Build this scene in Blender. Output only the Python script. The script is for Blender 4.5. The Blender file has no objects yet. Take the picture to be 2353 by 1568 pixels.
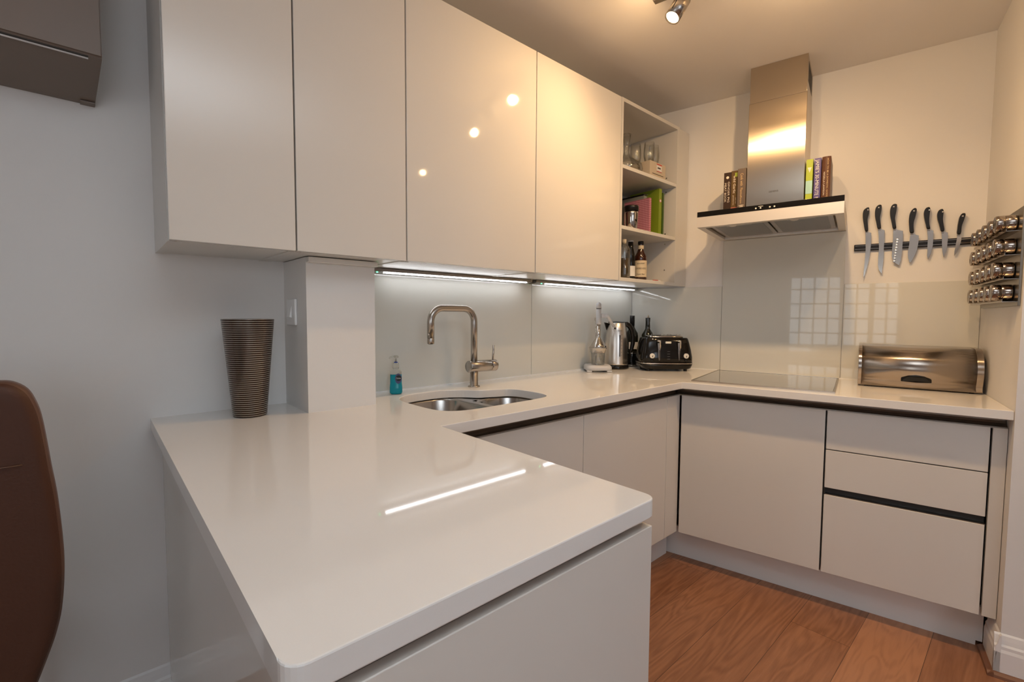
import bpy, bmesh, math, random
from mathutils import Vector, Matrix
random.seed(7)
C = bpy.context.scene.collection
SC = bpy.context.scene
R = math.radians
# ------------------------------------------------------------------ camera, light, exposure
AL = R(11.813)                       # the hob wall stands 11.8 degrees off square
TH = AL - math.pi/2
cam_d = bpy.data.cameras.new('camera'); cam = bpy.data.objects.new('camera', cam_d); C.objects.link(cam)
cam_d.sensor_width = 36.0; cam_d.lens = 1071.8363*36.0/2353.0
cam_d.clip_start = 0.02; cam_d.clip_end = 60
def _cam():
    y, p, r = R(-41.8014), R(-3.178), R(0.3333)
    f = Vector((math.sin(-y)*math.cos(p), math.cos(-y)*math.cos(p), math.sin(p)))
    rt = f.cross(Vector((0,0,1))).normalized(); up = rt.cross(f)
    c, s = math.cos(r), math.sin(r)
    r2 = rt*c + up*s; u2 = up*c - rt*s
    m = Matrix((r2, u2, -f)).transposed().to_4x4()
    m.translation = Vector((-2.5747, -1.731, 1.2213))
    return m
cam.matrix_world = _cam()
SC.camera = cam
SC.view_settings.view_transform = 'Standard'; SC.view_settings.look = 'None'
SC.view_settings.gamma = 1.0; SC.view_settings.use_curve_mapping = False
SC.view_settings.exposure = EXPO = 0.0
w = bpy.data.worlds.new('world'); SC.world = w; w.use_nodes = True
w.node_tree.nodes['Background'].inputs[0].default_value = (0.62, 0.66, 0.70, 1)
w.node_tree.nodes['Background'].inputs[1].default_value = 0.9
def toA(s, y, z=0.0):                # hob-wall frame (s along the wall, y into the wall) to world
    c, n = math.cos(TH), math.sin(TH)
    return Vector((s*c - y*n, s*n + y*c, z))
def lamp(name, kind, loc, energy, color, aim=None, **k):
    d = bpy.data.lights.new(name, kind); d.energy = energy; d.color = color
    for a, b in k.items(): setattr(d, a, b)
    o = bpy.data.objects.new(name, d); C.objects.link(o); o.location = loc
    if aim is not None: o.rotation_euler = (Vector(aim)).to_track_quat('-Z', 'Y').to_euler()
    return o
WARM = (1.0, 0.63, 0.30)
DAY = (0.90, 0.95, 1.0)
# fill at the window added behind the camera, then daylight of the left window
lamp('back_wall_fill', 'AREA', (-3.55, -5.565, 1.55), 24, (0.82, 0.90, 1.0), (0, 1, 0), shape='RECTANGLE', size=1.5, size_y=1.3)
lamp('left_window_daylight', 'AREA', (-4.565, -1.975, 1.30), 7, DAY, (1, 0, 0), shape='RECTANGLE', size=1.2, size_y=1.0)
# added light in place of bounced flash, thrown at the ceiling behind the camera
lamp('bounce_fill', 'SPOT', (-2.35, -1.95, 1.60), 150, (0.77, 0.89, 1.0), (0.05, -0.25, 0.95), spot_size=R(125), spot_blend=1.0, shadow_soft_size=0.05)
# ceiling spots: (s, distance from hob wall, aim, energy, cone, spill)
SPOTS = [(0.572, 1.071, (-0.45, 0.25, -0.86), 24, 165, 3), (0.83, 1.07, (0.85, -0.15, -0.60), 8.5, 125, 0),
         (1.06, 1.07, (0.60, 0.50, -0.80), 27, 120, 5.5), (1.35, 1.07, (0.30, -0.1, -0.92), 19, 120, 0), (1.97, 1.07, (0.15, -0.10, -0.95), 9, 110, 2)]
SPZ = 2.333

# ------------------------------------------------------------------ materials
def mat(name, col=(0.8,0.8,0.8), rough=0.5, metal=0.0, coat=0.0, spec=0.5, trans=0.0, ior=1.5, emit=None, es=0.0, aniso=0.0, bump=0.0, bscale=40.0, bvec=None, var=0.0, vscale=6.0):
    m = bpy.data.materials.new(name); m.use_nodes = True
    nt = m.node_tree; b = nt.nodes['Principled BSDF']
    b.inputs['Base Color'].default_value = (*col, 1); b.inputs['Roughness'].default_value = rough
    b.inputs['Metallic'].default_value = metal; b.inputs['Coat Weight'].default_value = coat
    b.inputs['Coat Roughness'].default_value = 0.03
    b.inputs['Specular IOR Level'].default_value = spec; b.inputs['Transmission Weight'].default_value = trans
    b.inputs['IOR'].default_value = ior
    if emit:
        b.inputs['Emission Color'].default_value = (*emit, 1); b.inputs['Emission Strength'].default_value = es
    tc = nt.nodes.new('ShaderNodeTexCoord'); mp = nt.nodes.new('ShaderNodeMapping')
    nt.links.new(tc.outputs['Object'], mp.inputs[0])
    if bvec: mp.inputs['Scale'].default_value = bvec
    nz = nt.nodes.new('ShaderNodeTexNoise'); nz.inputs['Scale'].default_value = bscale; nz.inputs['Detail'].default_value = 3
    nt.links.new(mp.outputs[0], nz.inputs['Vector'])
    if bump:
        bp = nt.nodes.new('ShaderNodeBump'); bp.inputs['Strength'].default_value = bump; bp.inputs['Distance'].default_value = 0.002
        nt.links.new(nz.outputs['Fac'], bp.inputs['Height']); nt.links.new(bp.outputs[0], b.inputs['Normal'])
    if var:
        n2 = nt.nodes.new('ShaderNodeTexNoise'); n2.inputs['Scale'].default_value = vscale
        nt.links.new(tc.outputs['Object'], n2.inputs['Vector'])
        mx = nt.nodes.new('ShaderNodeMixRGB'); mx.inputs[1].default_value = (*[c*(1-var) for c in col], 1); mx.inputs[2].default_value = (*[min(1, c*(1+var)) for c in col], 1)
        nt.links.new(n2.outputs['Fac'], mx.inputs[0]); nt.links.new(mx.outputs[0], b.inputs['Base Color'])
    if aniso:
        b.inputs['Anisotropic'].default_value = aniso
        tg = nt.nodes.new('ShaderNodeTangent'); tg.direction_type = 'RADIAL'; tg.axis = 'Z'
        nt.links.new(tg.outputs[0], b.inputs['Tangent'])
    return m
M = {}
M['wall'] = mat('wall_paint', (0.785,0.77,0.75), 0.6, bump=0.15, bscale=60, spec=0.3)
M['ceil'] = mat('ceiling_paint', (0.86,0.83,0.80), 0.7, bump=0.1, bscale=50, spec=0.2)
M['lac'] = mat('gloss_lacquer', (0.73,0.70,0.65), 0.045, spec=0.5)
M['carc'] = mat('satin_laminate', (0.68,0.66,0.62), 0.30)
M['plinth'] = mat('plinth_laminate', (0.78,0.76,0.74), 0.45)
M['edge'] = mat('dark_gap', (0.03,0.028,0.026), 0.6)
M['quartz'] = mat('white_quartz', (0.83,0.81,0.78), 0.045, spec=0.5, var=0.015, vscale=500)
M['splash'] = mat('back_painted_glass', (0.70,0.695,0.64), 0.02, spec=0.5)
M['sealant'] = mat('white_sealant', (0.85,0.85,0.84), 0.4)
M['steel'] = mat('brushed_steel', (0.46,0.42,0.38), 0.24, 1.0, aniso=0.5)
M['kettlesteel'] = mat('kettle_steel', (0.74,0.70,0.65), 0.28, 1.0, aniso=0.4)
M['hoodsteel'] = mat('vertical_brushed_steel', (0.54,0.47,0.38), 0.20, 1.0, aniso=0.93)
M['canopysteel'] = mat('satin_canopy_steel', (0.80,0.74,0.66), 0.42, 0.75)
M['chrome'] = mat('polished_chrome', (0.60,0.57,0.53), 0.08, 1.0)
M['jarsteel'] = mat('jar_steel', (0.40,0.345,0.30), 0.12, 1.0)
M['sinksteel'] = mat('satin_sink_steel', (0.42,0.40,0.38), 0.20, 1.0)
M['alu'] = mat('anodised_channel', (0.30,0.29,0.27), 0.32, 1.0)
M['black'] = mat('gloss_black', (0.008,0.007,0.006), 0.08, spec=0.35)
M['blackm'] = mat('matt_black', (0.010,0.009,0.009), 0.30, spec=0.3)
M['hob'] = mat('hob_glass', (0.022,0.020,0.018), 0.05, coat=1.0, spec=1.0, ior=1.8)
M['white'] = mat('white_plastic', (0.82,0.82,0.82), 0.35)
M['grey'] = mat('grey_enamel', (0.55,0.55,0.56), 0.35)
M['glass'] = mat('clear_glass', (0.97,0.98,0.97), 0.0, trans=1.0, ior=1.25)
M['frost'] = mat('cloudy_clear_plastic', (0.85,0.85,0.80), 0.15, trans=0.8, ior=1.3)
M['leather'] = mat('brown_leather', (0.072,0.028,0.015), 0.5, bump=0.3, bscale=220, spec=0.3)
M['leather2'] = mat('brown_leather_piping', (0.12,0.055,0.033), 0.45)
M['wood'] = mat('dark_wood', (0.10,0.05,0.03), 0.4)
M['acbody'] = mat('beige_plastic', (0.21,0.165,0.135), 0.45)
M['vent'] = mat('vent_dark', (0.05,0.045,0.04), 0.6)
M['liquid'] = mat('turquoise_soap', (0.01,0.40,0.52), 0.08, trans=0.35, ior=1.33)
M['blue'] = mat('blue_plastic', (0.02,0.06,0.35), 0.3)
M['navy'] = mat('navy_label', (0.05,0.06,0.16), 0.4)
M['wine'] = mat('dark_bottle_glass', (0.010,0.011,0.006), 0.05, spec=0.7)
M['amber'] = mat('brown_bottle_glass', (0.035,0.010,0.005), 0.06, spec=0.7)
M['paper'] = mat('cream_paper_label', (0.62,0.52,0.36), 0.6)
M['wpaper'] = mat('white_paper', (0.75,0.74,0.72), 0.6)
M['ink'] = mat('dark_ink', (0.03,0.025,0.02), 0.6)
M['lime'] = mat('lime_cover', (0.40,0.50,0.06), 0.35, spec=0.2)
M['teal'] = mat('pale_blue_patch', (0.35,0.62,0.58), 0.4)
M['violet'] = mat('violet_cover', (0.10,0.08,0.25), 0.35, spec=0.2)
M['brown'] = mat('brown_cover', (0.11,0.05,0.03), 0.4, spec=0.2)
M['brown2'] = mat('dark_brown_cover', (0.045,0.025,0.018), 0.4, spec=0.2)
M['olive'] = mat('olive_brown_cover', (0.12,0.075,0.03), 0.4, spec=0.2)
M['pages'] = mat('book_pages', (0.55,0.48,0.38), 0.8)
M['gold'] = mat('gold_lettering', (0.65,0.45,0.22), 0.5)
M['cream'] = mat('cream_lettering', (0.80,0.72,0.60), 0.5)
M['rose'] = mat('red_flower_print', (0.55,0.16,0.12), 0.5)
M['green'] = mat('green_cover', (0.21,0.29,0.02), 0.35)
M['dgreen'] = mat('dark_green_cover', (0.05,0.10,0.01), 0.35)
M['greybook'] = mat('grey_green_cover', (0.22,0.24,0.21), 0.5)
M['cardb'] = mat('cream_cardboard', (0.55,0.47,0.36), 0.7)
M['red'] = mat('red_print', (0.50,0.04,0.03), 0.5)
M['gapwood'] = mat('brown_recess', (0.14,0.08,0.055), 0.6)
M['olivewood'] = mat('walnut_strip', (0.20,0.09,0.05), 0.45)
M['led'] = mat('led_diffuser', (1,1,1), 0.4, emit=(0.93,0.95,1.0), es=1.0)
M['gled'] = mat('green_led', (0.1,1,0.3), 0.4, emit=(0.1,1.0,0.35), es=6)
M['bulb'] = mat('halogen_face', (1,1,1), 0.3, emit=(1.0,0.80,0.52), es=28)
M['amberoil'] = mat('golden_oil', (0.10,0.06,0.015), 0.1, trans=0.3)
M['dial'] = mat('cream_dial', (0.75,0.73,0.66), 0.4)
def glassmat():
    m = mat('clear_glass', (0.97,0.98,0.97), 0.0); nt = m.node_tree; out = nt.nodes['Material Output']
    tr = nt.nodes.new('ShaderNodeBsdfTransparent'); tr.inputs[0].default_value = (0.975,0.98,0.97,1)
    gl = nt.nodes.new('ShaderNodeBsdfGlossy'); gl.inputs['Roughness'].default_value = 0.02
    lw = nt.nodes.new('ShaderNodeLayerWeight'); lw.inputs['Blend'].default_value = 0.28
    mr = nt.nodes.new('ShaderNodeMapRange'); mr.inputs['To Min'].default_value = 0.05; mr.inputs['To Max'].default_value = 0.6
    nt.links.new(lw.outputs['Fresnel'], mr.inputs[0]); mx = nt.nodes.new('ShaderNodeMixShader')
    nt.links.new(mr.outputs[0], mx.inputs[0]); nt.links.new(tr.outputs[0], mx.inputs[1]); nt.links.new(gl.outputs[0], mx.inputs[2]); nt.links.new(mx.outputs[0], out.inputs[0])
    return m
M['glass'] = glassmat()
def binmat():
    m = mat('lengthwise_brushed_steel', (0.44,0.38,0.33), 0.20, 1.0); nt = m.node_tree; b = nt.nodes['Principled BSDF']
    b.inputs['Anisotropic'].default_value = 0.95
    cv = nt.nodes.new('ShaderNodeCombineXYZ'); cv.inputs[0].default_value = math.sin(AL); cv.inputs[1].default_value = -math.cos(AL)
    nt.links.new(cv.outputs[0], b.inputs['Tangent']); return m
M['bin'] = binmat()
M['knifesteel'] = mat('knife_steel', (0.62,0.58,0.53), 0.18, 1.0)
# gingham book cover
def gingham():
    m = mat('pink_gingham_cover', (0.6,0.2,0.25), 0.5); nt = m.node_tree
    tc = nt.nodes.new('ShaderNodeTexCoord'); ck = []
    for ax in ('X','Z'):
        wv = nt.nodes.new('ShaderNodeTexWave'); wv.bands_direction = ax; wv.inputs['Scale'].default_value = 32
        mp = nt.nodes.new('ShaderNodeMapping'); mp.inputs['Rotation'].default_value = (0, 0, math.pi/4)
        nt.links.new(tc.outputs['Object'], mp.inputs[0]); nt.links.new(mp.outputs[0], wv.inputs['Vector']); ck.append(wv)
        if ax == 'X': wv.inputs['Scale'].default_value = 45
    ad = nt.nodes.new('ShaderNodeMath'); ad.operation = 'ADD'
    nt.links.new(ck[0].outputs['Fac'], ad.inputs[0]); nt.links.new(ck[1].outputs['Fac'], ad.inputs[1])
    rp = nt.nodes.new('ShaderNodeValToRGB'); rp.color_ramp.elements[0].color = (0.28,0.05,0.10,1); rp.color_ramp.elements[1].color = (0.75,0.42,0.46,1)
    rp.color_ramp.elements[0].position = 0.25
    hf = nt.nodes.new('ShaderNodeMath'); hf.operation = 'MULTIPLY'; hf.inputs[1].default_value = 0.5
    nt.links.new(ad.outputs[0], hf.inputs[0]); nt.links.new(hf.outputs[0], rp.inputs[0])
    nt.links.new(rp.outputs[0], nt.nodes['Principled BSDF'].inputs['Base Color'])
    return m
M['gingham'] = gingham()
# led: a row of single diodes behind the diffuser
def ledmat():
    nt = M['led'].node_tree; tc = nt.nodes.new('ShaderNodeTexCoord')
    wv = nt.nodes.new('ShaderNodeTexWave'); wv.bands_direction = 'X'; wv.inputs['Scale'].default_value = 26
    nt.links.new(tc.outputs['Object'], wv.inputs['Vector'])
    mr = nt.nodes.new('ShaderNodeMapRange'); mr.inputs['To Min'].default_value = 3; mr.inputs['To Max'].default_value = 19
    nt.links.new(wv.outputs['Fac'], mr.inputs[0]); nt.links.new(mr.outputs[0], nt.nodes['Principled BSDF'].inputs['Emission Strength'])
ledmat()
def vasemat():
    m = mat('ringed_brown_metal', (0.05,0.03,0.022), 0.25, 0.6); nt = m.node_tree
    tc = nt.nodes.new('ShaderNodeTexCoord'); sp = nt.nodes.new('ShaderNodeSeparateXYZ'); nt.links.new(tc.outputs['Object'], sp.inputs[0])
    a = nt.nodes.new('ShaderNodeMath'); a.operation = 'MULTIPLY'; a.inputs[1].default_value = 1/0.00615; nt.links.new(sp.outputs['Z'], a.inputs[0])
    f = nt.nodes.new('ShaderNodeMath'); f.operation = 'FRACT'; nt.links.new(a.outputs[0], f.inputs[0])
    g = nt.nodes.new('ShaderNodeMath'); g.operation = 'GREATER_THAN'; g.inputs[1].default_value = 0.78; nt.links.new(f.outputs[0], g.inputs[0])
    mx = nt.nodes.new('ShaderNodeMixRGB'); mx.inputs[1].default_value = (0.050,0.030,0.022,1); mx.inputs[2].default_value = (0.60,0.56,0.50,1)
    nt.links.new(g.outputs[0], mx.inputs[0]); nt.links.new(mx.outputs[0], nt.nodes['Principled BSDF'].inputs['Base Color'])
    return m
M['vase'] = vasemat()
def floormat():
    m = mat('oak_planks', (0.3,0.15,0.08), 0.33, spec=0.35); nt = m.node_tree; b = nt.nodes['Principled BSDF']
    at = nt.nodes.new('ShaderNodeAttribute'); at.attribute_name = 'tone'
    tc = nt.nodes.new('ShaderNodeTexCoord')
    off = nt.nodes.new('ShaderNodeVectorMath'); off.operation = 'MULTIPLY_ADD'
    nt.links.new(at.outputs['Color'], off.inputs[0]); off.inputs[1].default_value = (9, 5, 7); nt.links.new(tc.outputs['Object'], off.inputs[2])
    mp = nt.nodes.new('ShaderNodeMapping'); mp.inputs['Scale'].default_value = (1.0, 7.0, 1.0); nt.links.new(off.outputs[0], mp.inputs[0])
    n1 = nt.nodes.new('ShaderNodeTexNoise'); n1.inputs['Scale'].default_value = 1.25; n1.inputs['Detail'].default_value = 2; n1.inputs['Distortion'].default_value = 0.5
    nt.links.new(mp.outputs[0], n1.inputs['Vector'])
    ml = nt.nodes.new('ShaderNodeMath'); ml.operation = 'MULTIPLY'; ml.inputs[1].default_value = 13; nt.links.new(n1.outputs['Fac'], ml.inputs[0])
    sn = nt.nodes.new('ShaderNodeMath'); sn.operation = 'SINE'; 
    m2 = nt.nodes.new('ShaderNodeMath'); m2.operation = 'MULTIPLY'; m2.inputs[1].default_value = 6.28; nt.links.new(ml.outputs[0], m2.inputs[0]); nt.links.new(m2.outputs[0], sn.inputs[0])
    n3 = nt.nodes.new('ShaderNodeTexNoise'); n3.inputs['Scale'].default_value = 9; n3.inputs['Detail'].default_value = 6
    mp3 = nt.nodes.new('ShaderNodeMapping'); mp3.inputs['Scale'].default_value = (1, 14, 1); nt.links.new(off.outputs[0], mp3.inputs[0]); nt.links.new(mp3.outputs[0], n3.inputs['Vector'])
    c1 = nt.nodes.new('ShaderNodeMapRange'); c1.inputs['From Min'].default_value = -1; c1.inputs['To Min'].default_value = 0; c1.inputs['To Max'].default_value = 0.22; nt.links.new(sn.outputs[0], c1.inputs[0])
    c2 = nt.nodes.new('ShaderNodeMath'); c2.operation = 'MULTIPLY'; c2.inputs[1].default_value = 0.5; nt.links.new(n3.outputs['Fac'], c2.inputs[0])
    sp = nt.nodes.new('ShaderNodeSeparateColor'); nt.links.new(at.outputs['Color'], sp.inputs[0])
    c3 = nt.nodes.new('ShaderNodeMath'); c3.operation = 'MULTIPLY_ADD'; c3.inputs[1].default_value = 0.62; nt.links.new(sp.outputs[0], c3.inputs[0]); nt.links.new(c2.outputs[0], c3.inputs[2])
    s2 = nt.nodes.new('ShaderNodeMath'); s2.operation = 'ADD'; nt.links.new(c1.outputs[0], s2.inputs[0]); nt.links.new(c3.outputs[0], s2.inputs[1])
    rp = nt.nodes.new('ShaderNodeValToRGB'); e = rp.color_ramp.elements
    e[0].position = 0.1; e[0].color = (0.16,0.062,0.030,1); e[1].position = 1.0; e[1].color = (0.46,0.22,0.115,1)
    nt.links.new(s2.outputs[0], rp.inputs[0]); nt.links.new(rp.outputs[0], b.inputs['Base Color'])
    return m
M['floor'] = floormat()

# ------------------------------------------------------------------ mesh helpers
class G:
    def __init__(s): s.bm = bmesh.new(); s.mi = 0; s.mats = []
    def use(s, key):
        if key not in s.mats: s.mats.append(key)
        s.mi = s.mats.index(key); return s
    def _f(s, vs, smooth=False):
        try: f = s.bm.faces.new(vs)
        except ValueError: return None
        f.material_index = s.mi; f.smooth = smooth; return f
    def box(s, x0, x1, y0, y1, z0, z1, bev=0.0, seg=2, mtx=None):
        v = [s.bm.verts.new((x, y, z)) for z in (z0, z1) for x, y in ((x0,y0),(x1,y0),(x1,y1),(x0,y1))]
        fs = [s._f([v[i] for i in q]) for q in ((3,2,1,0),(4,5,6,7),(0,1,5,4),(1,2,6,5),(2,3,7,6),(3,0,4,7))]
        if bev:
            es = {e for f in fs for e in f.edges}
            r = bmesh.ops.bevel(s.bm, geom=list(es), offset=bev, segments=seg, profile=0.5, affect='EDGES')
            for f in r['faces']: f.material_index = s.mi; f.smooth = True
            v = list({a for f in r['faces'] for a in f.verts} | {a for f in fs if f.is_valid for a in f.verts})
        if mtx is not None: bmesh.ops.transform(s.bm, matrix=mtx, verts=[a for a in v if a.is_valid])
        return s
    def prism(s, poly, a, b, plane='xy', smooth=False, bev=0.0):
        """poly extruded between a and b along the axis not named in plane"""
        def P(p, t):
            return {'xy': (p[0], p[1], t), 'xz': (p[0], t, p[1]), 'yz': (t, p[0], p[1])}[plane]
        lo = [s.bm.verts.new(P(p, a)) for p in poly]; hi = [s.bm.verts.new(P(p, b)) for p in poly]
        n = len(poly); fs = [s._f(lo[::-1]), s._f(hi)]
        for i in range(n): fs.append(s._f([lo[i], lo[(i+1)%n], hi[(i+1)%n], hi[i]], smooth))
        if bev:
            es = set(fs[0].edges) | set(fs[1].edges)
            r = bmesh.ops.bevel(s.bm, geom=list(es), offset=bev, segments=2, profile=0.5, affect='EDGES')
            for f in r['faces']: f.material_index = s.mi; f.smooth = True
        return s
    def lathe(s, prof, c=(0,0,0), axis=(0,0,1), n=32, smooth=True):
        q = Vector((0,0,1)).rotation_difference(Vector(axis).normalized()); c = Vector(c)
        rings = []
        for r, z in prof:
            if r <= 1e-6: rings.append([s.bm.verts.new(c + q @ Vector((0,0,z)))])
            else: rings.append([s.bm.verts.new(c + q @ Vector((r*math.cos(2*math.pi*k/n), r*math.sin(2*math.pi*k/n), z))) for k in range(n)])
        for A, B in zip(rings, rings[1:]):
            if len(A) == 1 and len(B) == 1: continue
            for k in range(n):
                k2 = (k+1) % n
                if len(A) == 1: s._f([A[0], B[k2], B[k]][::-1], smooth)
                elif len(B) == 1: s._f([A[k], A[k2], B[0]], smooth)
                else: s._f([A[k], A[k2], B[k2], B[k]], smooth)
        return s
    def cyl(s, p0, p1, r, r1=None, n=24, bev=0.0):
        p0 = Vector(p0); p1 = Vector(p1); L = (p1-p0).length; r1 = r if r1 is None else r1
        # caps get a tiny chamfer ring, so smooth shading stays crisp
        b = bev or min(r, r1, L)*0.06
        return s.lathe([(0,0),(r-b,0),(r-b,0),(r,b),(r,b),(r1,L-b),(r1,L-b),(r1-b,L),(r1-b,L),(0,L)] if False else [(0,0),(r-b,0),(r,b),(r1,L-b),(r1-b,L),(0,L)], p0, p1-p0, n)
    def tube(s, pts, r, n=16, cap=True):
        pts = [Vector(p) for p in pts]; rr = r if isinstance(r, (list, tuple)) else [r]*len(pts)
        t0 = (pts[1]-pts[0]).normalized(); nrm = t0.orthogonal().normalized(); rings = []
        for i, p in enumerate(pts):
            t = ((pts[min(i+1, len(pts)-1)]-pts[i]).normalized() + (pts[i]-pts[max(i-1, 0)]).normalized()).normalized()
            nrm = (nrm - t*nrm.dot(t)).normalized(); bn = t.cross(nrm)
            rings.append([s.bm.verts.new(p + (nrm*math.cos(2*math.pi*k/n) + bn*math.sin(2*math.pi*k/n))*rr[i]) for k in range(n)])
        for A, B in zip(rings, rings[1:]):
            for k in range(n): s._f([A[k], A[(k+1)%n], B[(k+1)%n], B[k]], True)
        if cap: s._f(rings[0][::-1]); s._f(rings[-1])
        return s
    def loft(s, loops, cap0=True, cap1=True, smooth=True):
        rs = [[s.bm.verts.new(p) for p in L] for L in loops]; n = len(rs[0])
        for A, B in zip(rs, rs[1:]):
            for k in range(n): s._f([A[k], A[(k+1)%n], B[(k+1)%n], B[k]], smooth)
        if cap0: s._f(rs[0][::-1])
        if cap1: s._f(rs[-1])
        return s
    def text(s, string, size, origin, right, up, align='LEFT', ext=0.0004, wide=None):
        vs, fs = textmesh(string)
        if not vs: return s
        x0 = min(v[0] for v in vs); x1 = max(v[0] for v in vs)
        k = size; kx = size if wide is None else wide/(x1-x0)
        sh = {'LEFT': x0, 'CENTER': (x0+x1)/2, 'RIGHT': x1}[align]
        o = Vector(origin); r = Vector(right).normalized(); u = Vector(up).normalized(); nn = r.cross(u)
        bv = [s.bm.verts.new(o + r*((v[0]-sh)*kx) + u*(v[1]*k) + nn*ext) for v in vs]
        for f in fs: s._f([bv[i] for i in f])
        return s
_tc = {}
def textmesh(string):
    if string not in _tc:
        cu = bpy.data.curves.new('lettering', 'FONT'); cu.body = string; cu.resolution_u = 3
        o = bpy.data.objects.new('lettering', cu); C.objects.link(o)
        bpy.context.view_layer.update()
        me = o.to_mesh(); _tc[string] = ([tuple(v.co) for v in me.vertices], [tuple(p.vertices) for p in me.polygons])
        o.to_mesh_clear(); bpy.data.objects.remove(o); bpy.data.curves.remove(cu)
    return _tc[string]
def link(name, g, shift=None):
    if shift is not None: bmesh.ops.translate(g.bm, vec=-Vector(shift), verts=g.bm.verts)
    bmesh.ops.recalc_face_normals(g.bm, faces=g.bm.faces)
    me = bpy.data.meshes.new(name); g.bm.to_mesh(me); g.bm.free()
    for k in g.mats: me.materials.append(M[k])
    o = bpy.data.objects.new(name, me); C.objects.link(o); return o
class Thing:
    """An Empty at the thing's base; parts are meshes written in wall coordinates ('A' world, 'B' hob wall) or local ('L')."""
    def __init__(s, name, label, cat, base, frame='A', group=None, rotz=0.0):
        s.o = bpy.data.objects.new(name, None); C.objects.link(s.o); s.o.empty_display_size = 0.05
        s.base = Vector(base); s.frame = frame
        if frame == 'B': s.o.location = toA(*base); s.o.rotation_euler = (0,0,TH)
        else: s.o.location = base; s.o.rotation_euler = (0,0,rotz)
        s.o['label'] = label; s.o['category'] = cat
        if group: s.o['group'] = group
    def part(s, name, g, parent=None, label=None):
        o = link(name, g, None if s.frame == 'L' else s.base); o.parent = parent or s.o
        if label: o['label'] = label
        return o
def single(name, g, label, cat, base, frame='A', group=None, rotz=0.0):
    o = link(name, g, None if frame == 'L' else base)
    if frame == 'B': o.location = toA(*base); o.rotation_euler = (0,0,TH)
    else: o.location = base; o.rotation_euler = (0,0,rotz)
    o['label'] = label; o['category'] = cat
    if group: o['group'] = group
    return o
def struct(name, g, frame='A', label=None):
    o = link(name, g)
    if frame == 'B': o.rotation_euler = (0,0,TH)
    o['kind'] = 'structure'
    if label: o['label'] = label
    return o
def copy_tree(o, parent=None):
    c = o.copy(); C.objects.link(c); c.parent = parent
    for ch in o.children: copy_tree(ch, c)
    return c

# ------------------------------------------------------------------ the room
H = 2.444; SW = 1.605; DC = 0.642; ZT = 0.91
XL = -4.5; YB = -5.5; SE = 5.4
g = G().use('floor')
def planks(g):
    col = []; y = -1.135 - 0.195*24; row = 0
    while y < 0.6:
        x = -5.2 - random.random()*1.8
        if abs(y - (-0.745)) < 0.02: cuts = [-0.449]
        elif abs(y - (-1.33)) < 0.02: cuts = [-0.53]
        else: cuts = [-0.45 + random.uniform(0.4, 1.4)]
        c = cuts[0]
        while c > -5.5: c -= 1.9
        xs = [c]
        while xs[-1] < 2.2: xs.append(xs[-1] + 1.9)
        for a, b in zip(xs, xs[1:]):
            t = random.random()
            if abs(y-(-0.745)) < 0.02 and abs(b-(-0.449)) < 0.02: t = 0.02
            if abs(y-(-1.33)) < 0.02: t = 0.35 if abs(b+0.53) < 0.02 else 0.25
            gp = 0.0006
            v = [g.bm.verts.new(p) for p in ((a+gp,y+gp,0),(b-gp,y+gp,0),(b-gp,y+0.195-gp,0),(a+gp,y+0.195-gp,0))]
            f = g._f(v); col.append((f, (t, random.random(), random.random(), 1)))
        y += 0.195; row += 1
    lay = g.bm.loops.layers.float_color.new('tone')
    for f, c in col:
        for l in f.loops: l[lay] = c
    g.use('edge'); g.box(-5.2, 2.2, YB-0.4, 0.5, -0.03, -0.001)
planks(g); struct('floor', g)
g = G().use('ceil'); g.box(XL-0.1, 2.0, YB-0.1, 0.1, H, H+0.08); struct('ceiling', g)
g = G().use('wall'); g.box(XL-0.1, 0.12, 0, 0.1, 0, H); struct('wall_back', g)
g = G().use('wall'); g.box(-0.02, SW+0.1, 0, 0.1, 0, H); struct('wall_right', g, 'B')
g = G().use('wall'); g.box(SW, SW+0.1, -DC+0.1, 0, 0, H); g.box(SW, SE, -DC, -DC+0.1, 0, H); struct('wall_side', g, 'B')
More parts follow.
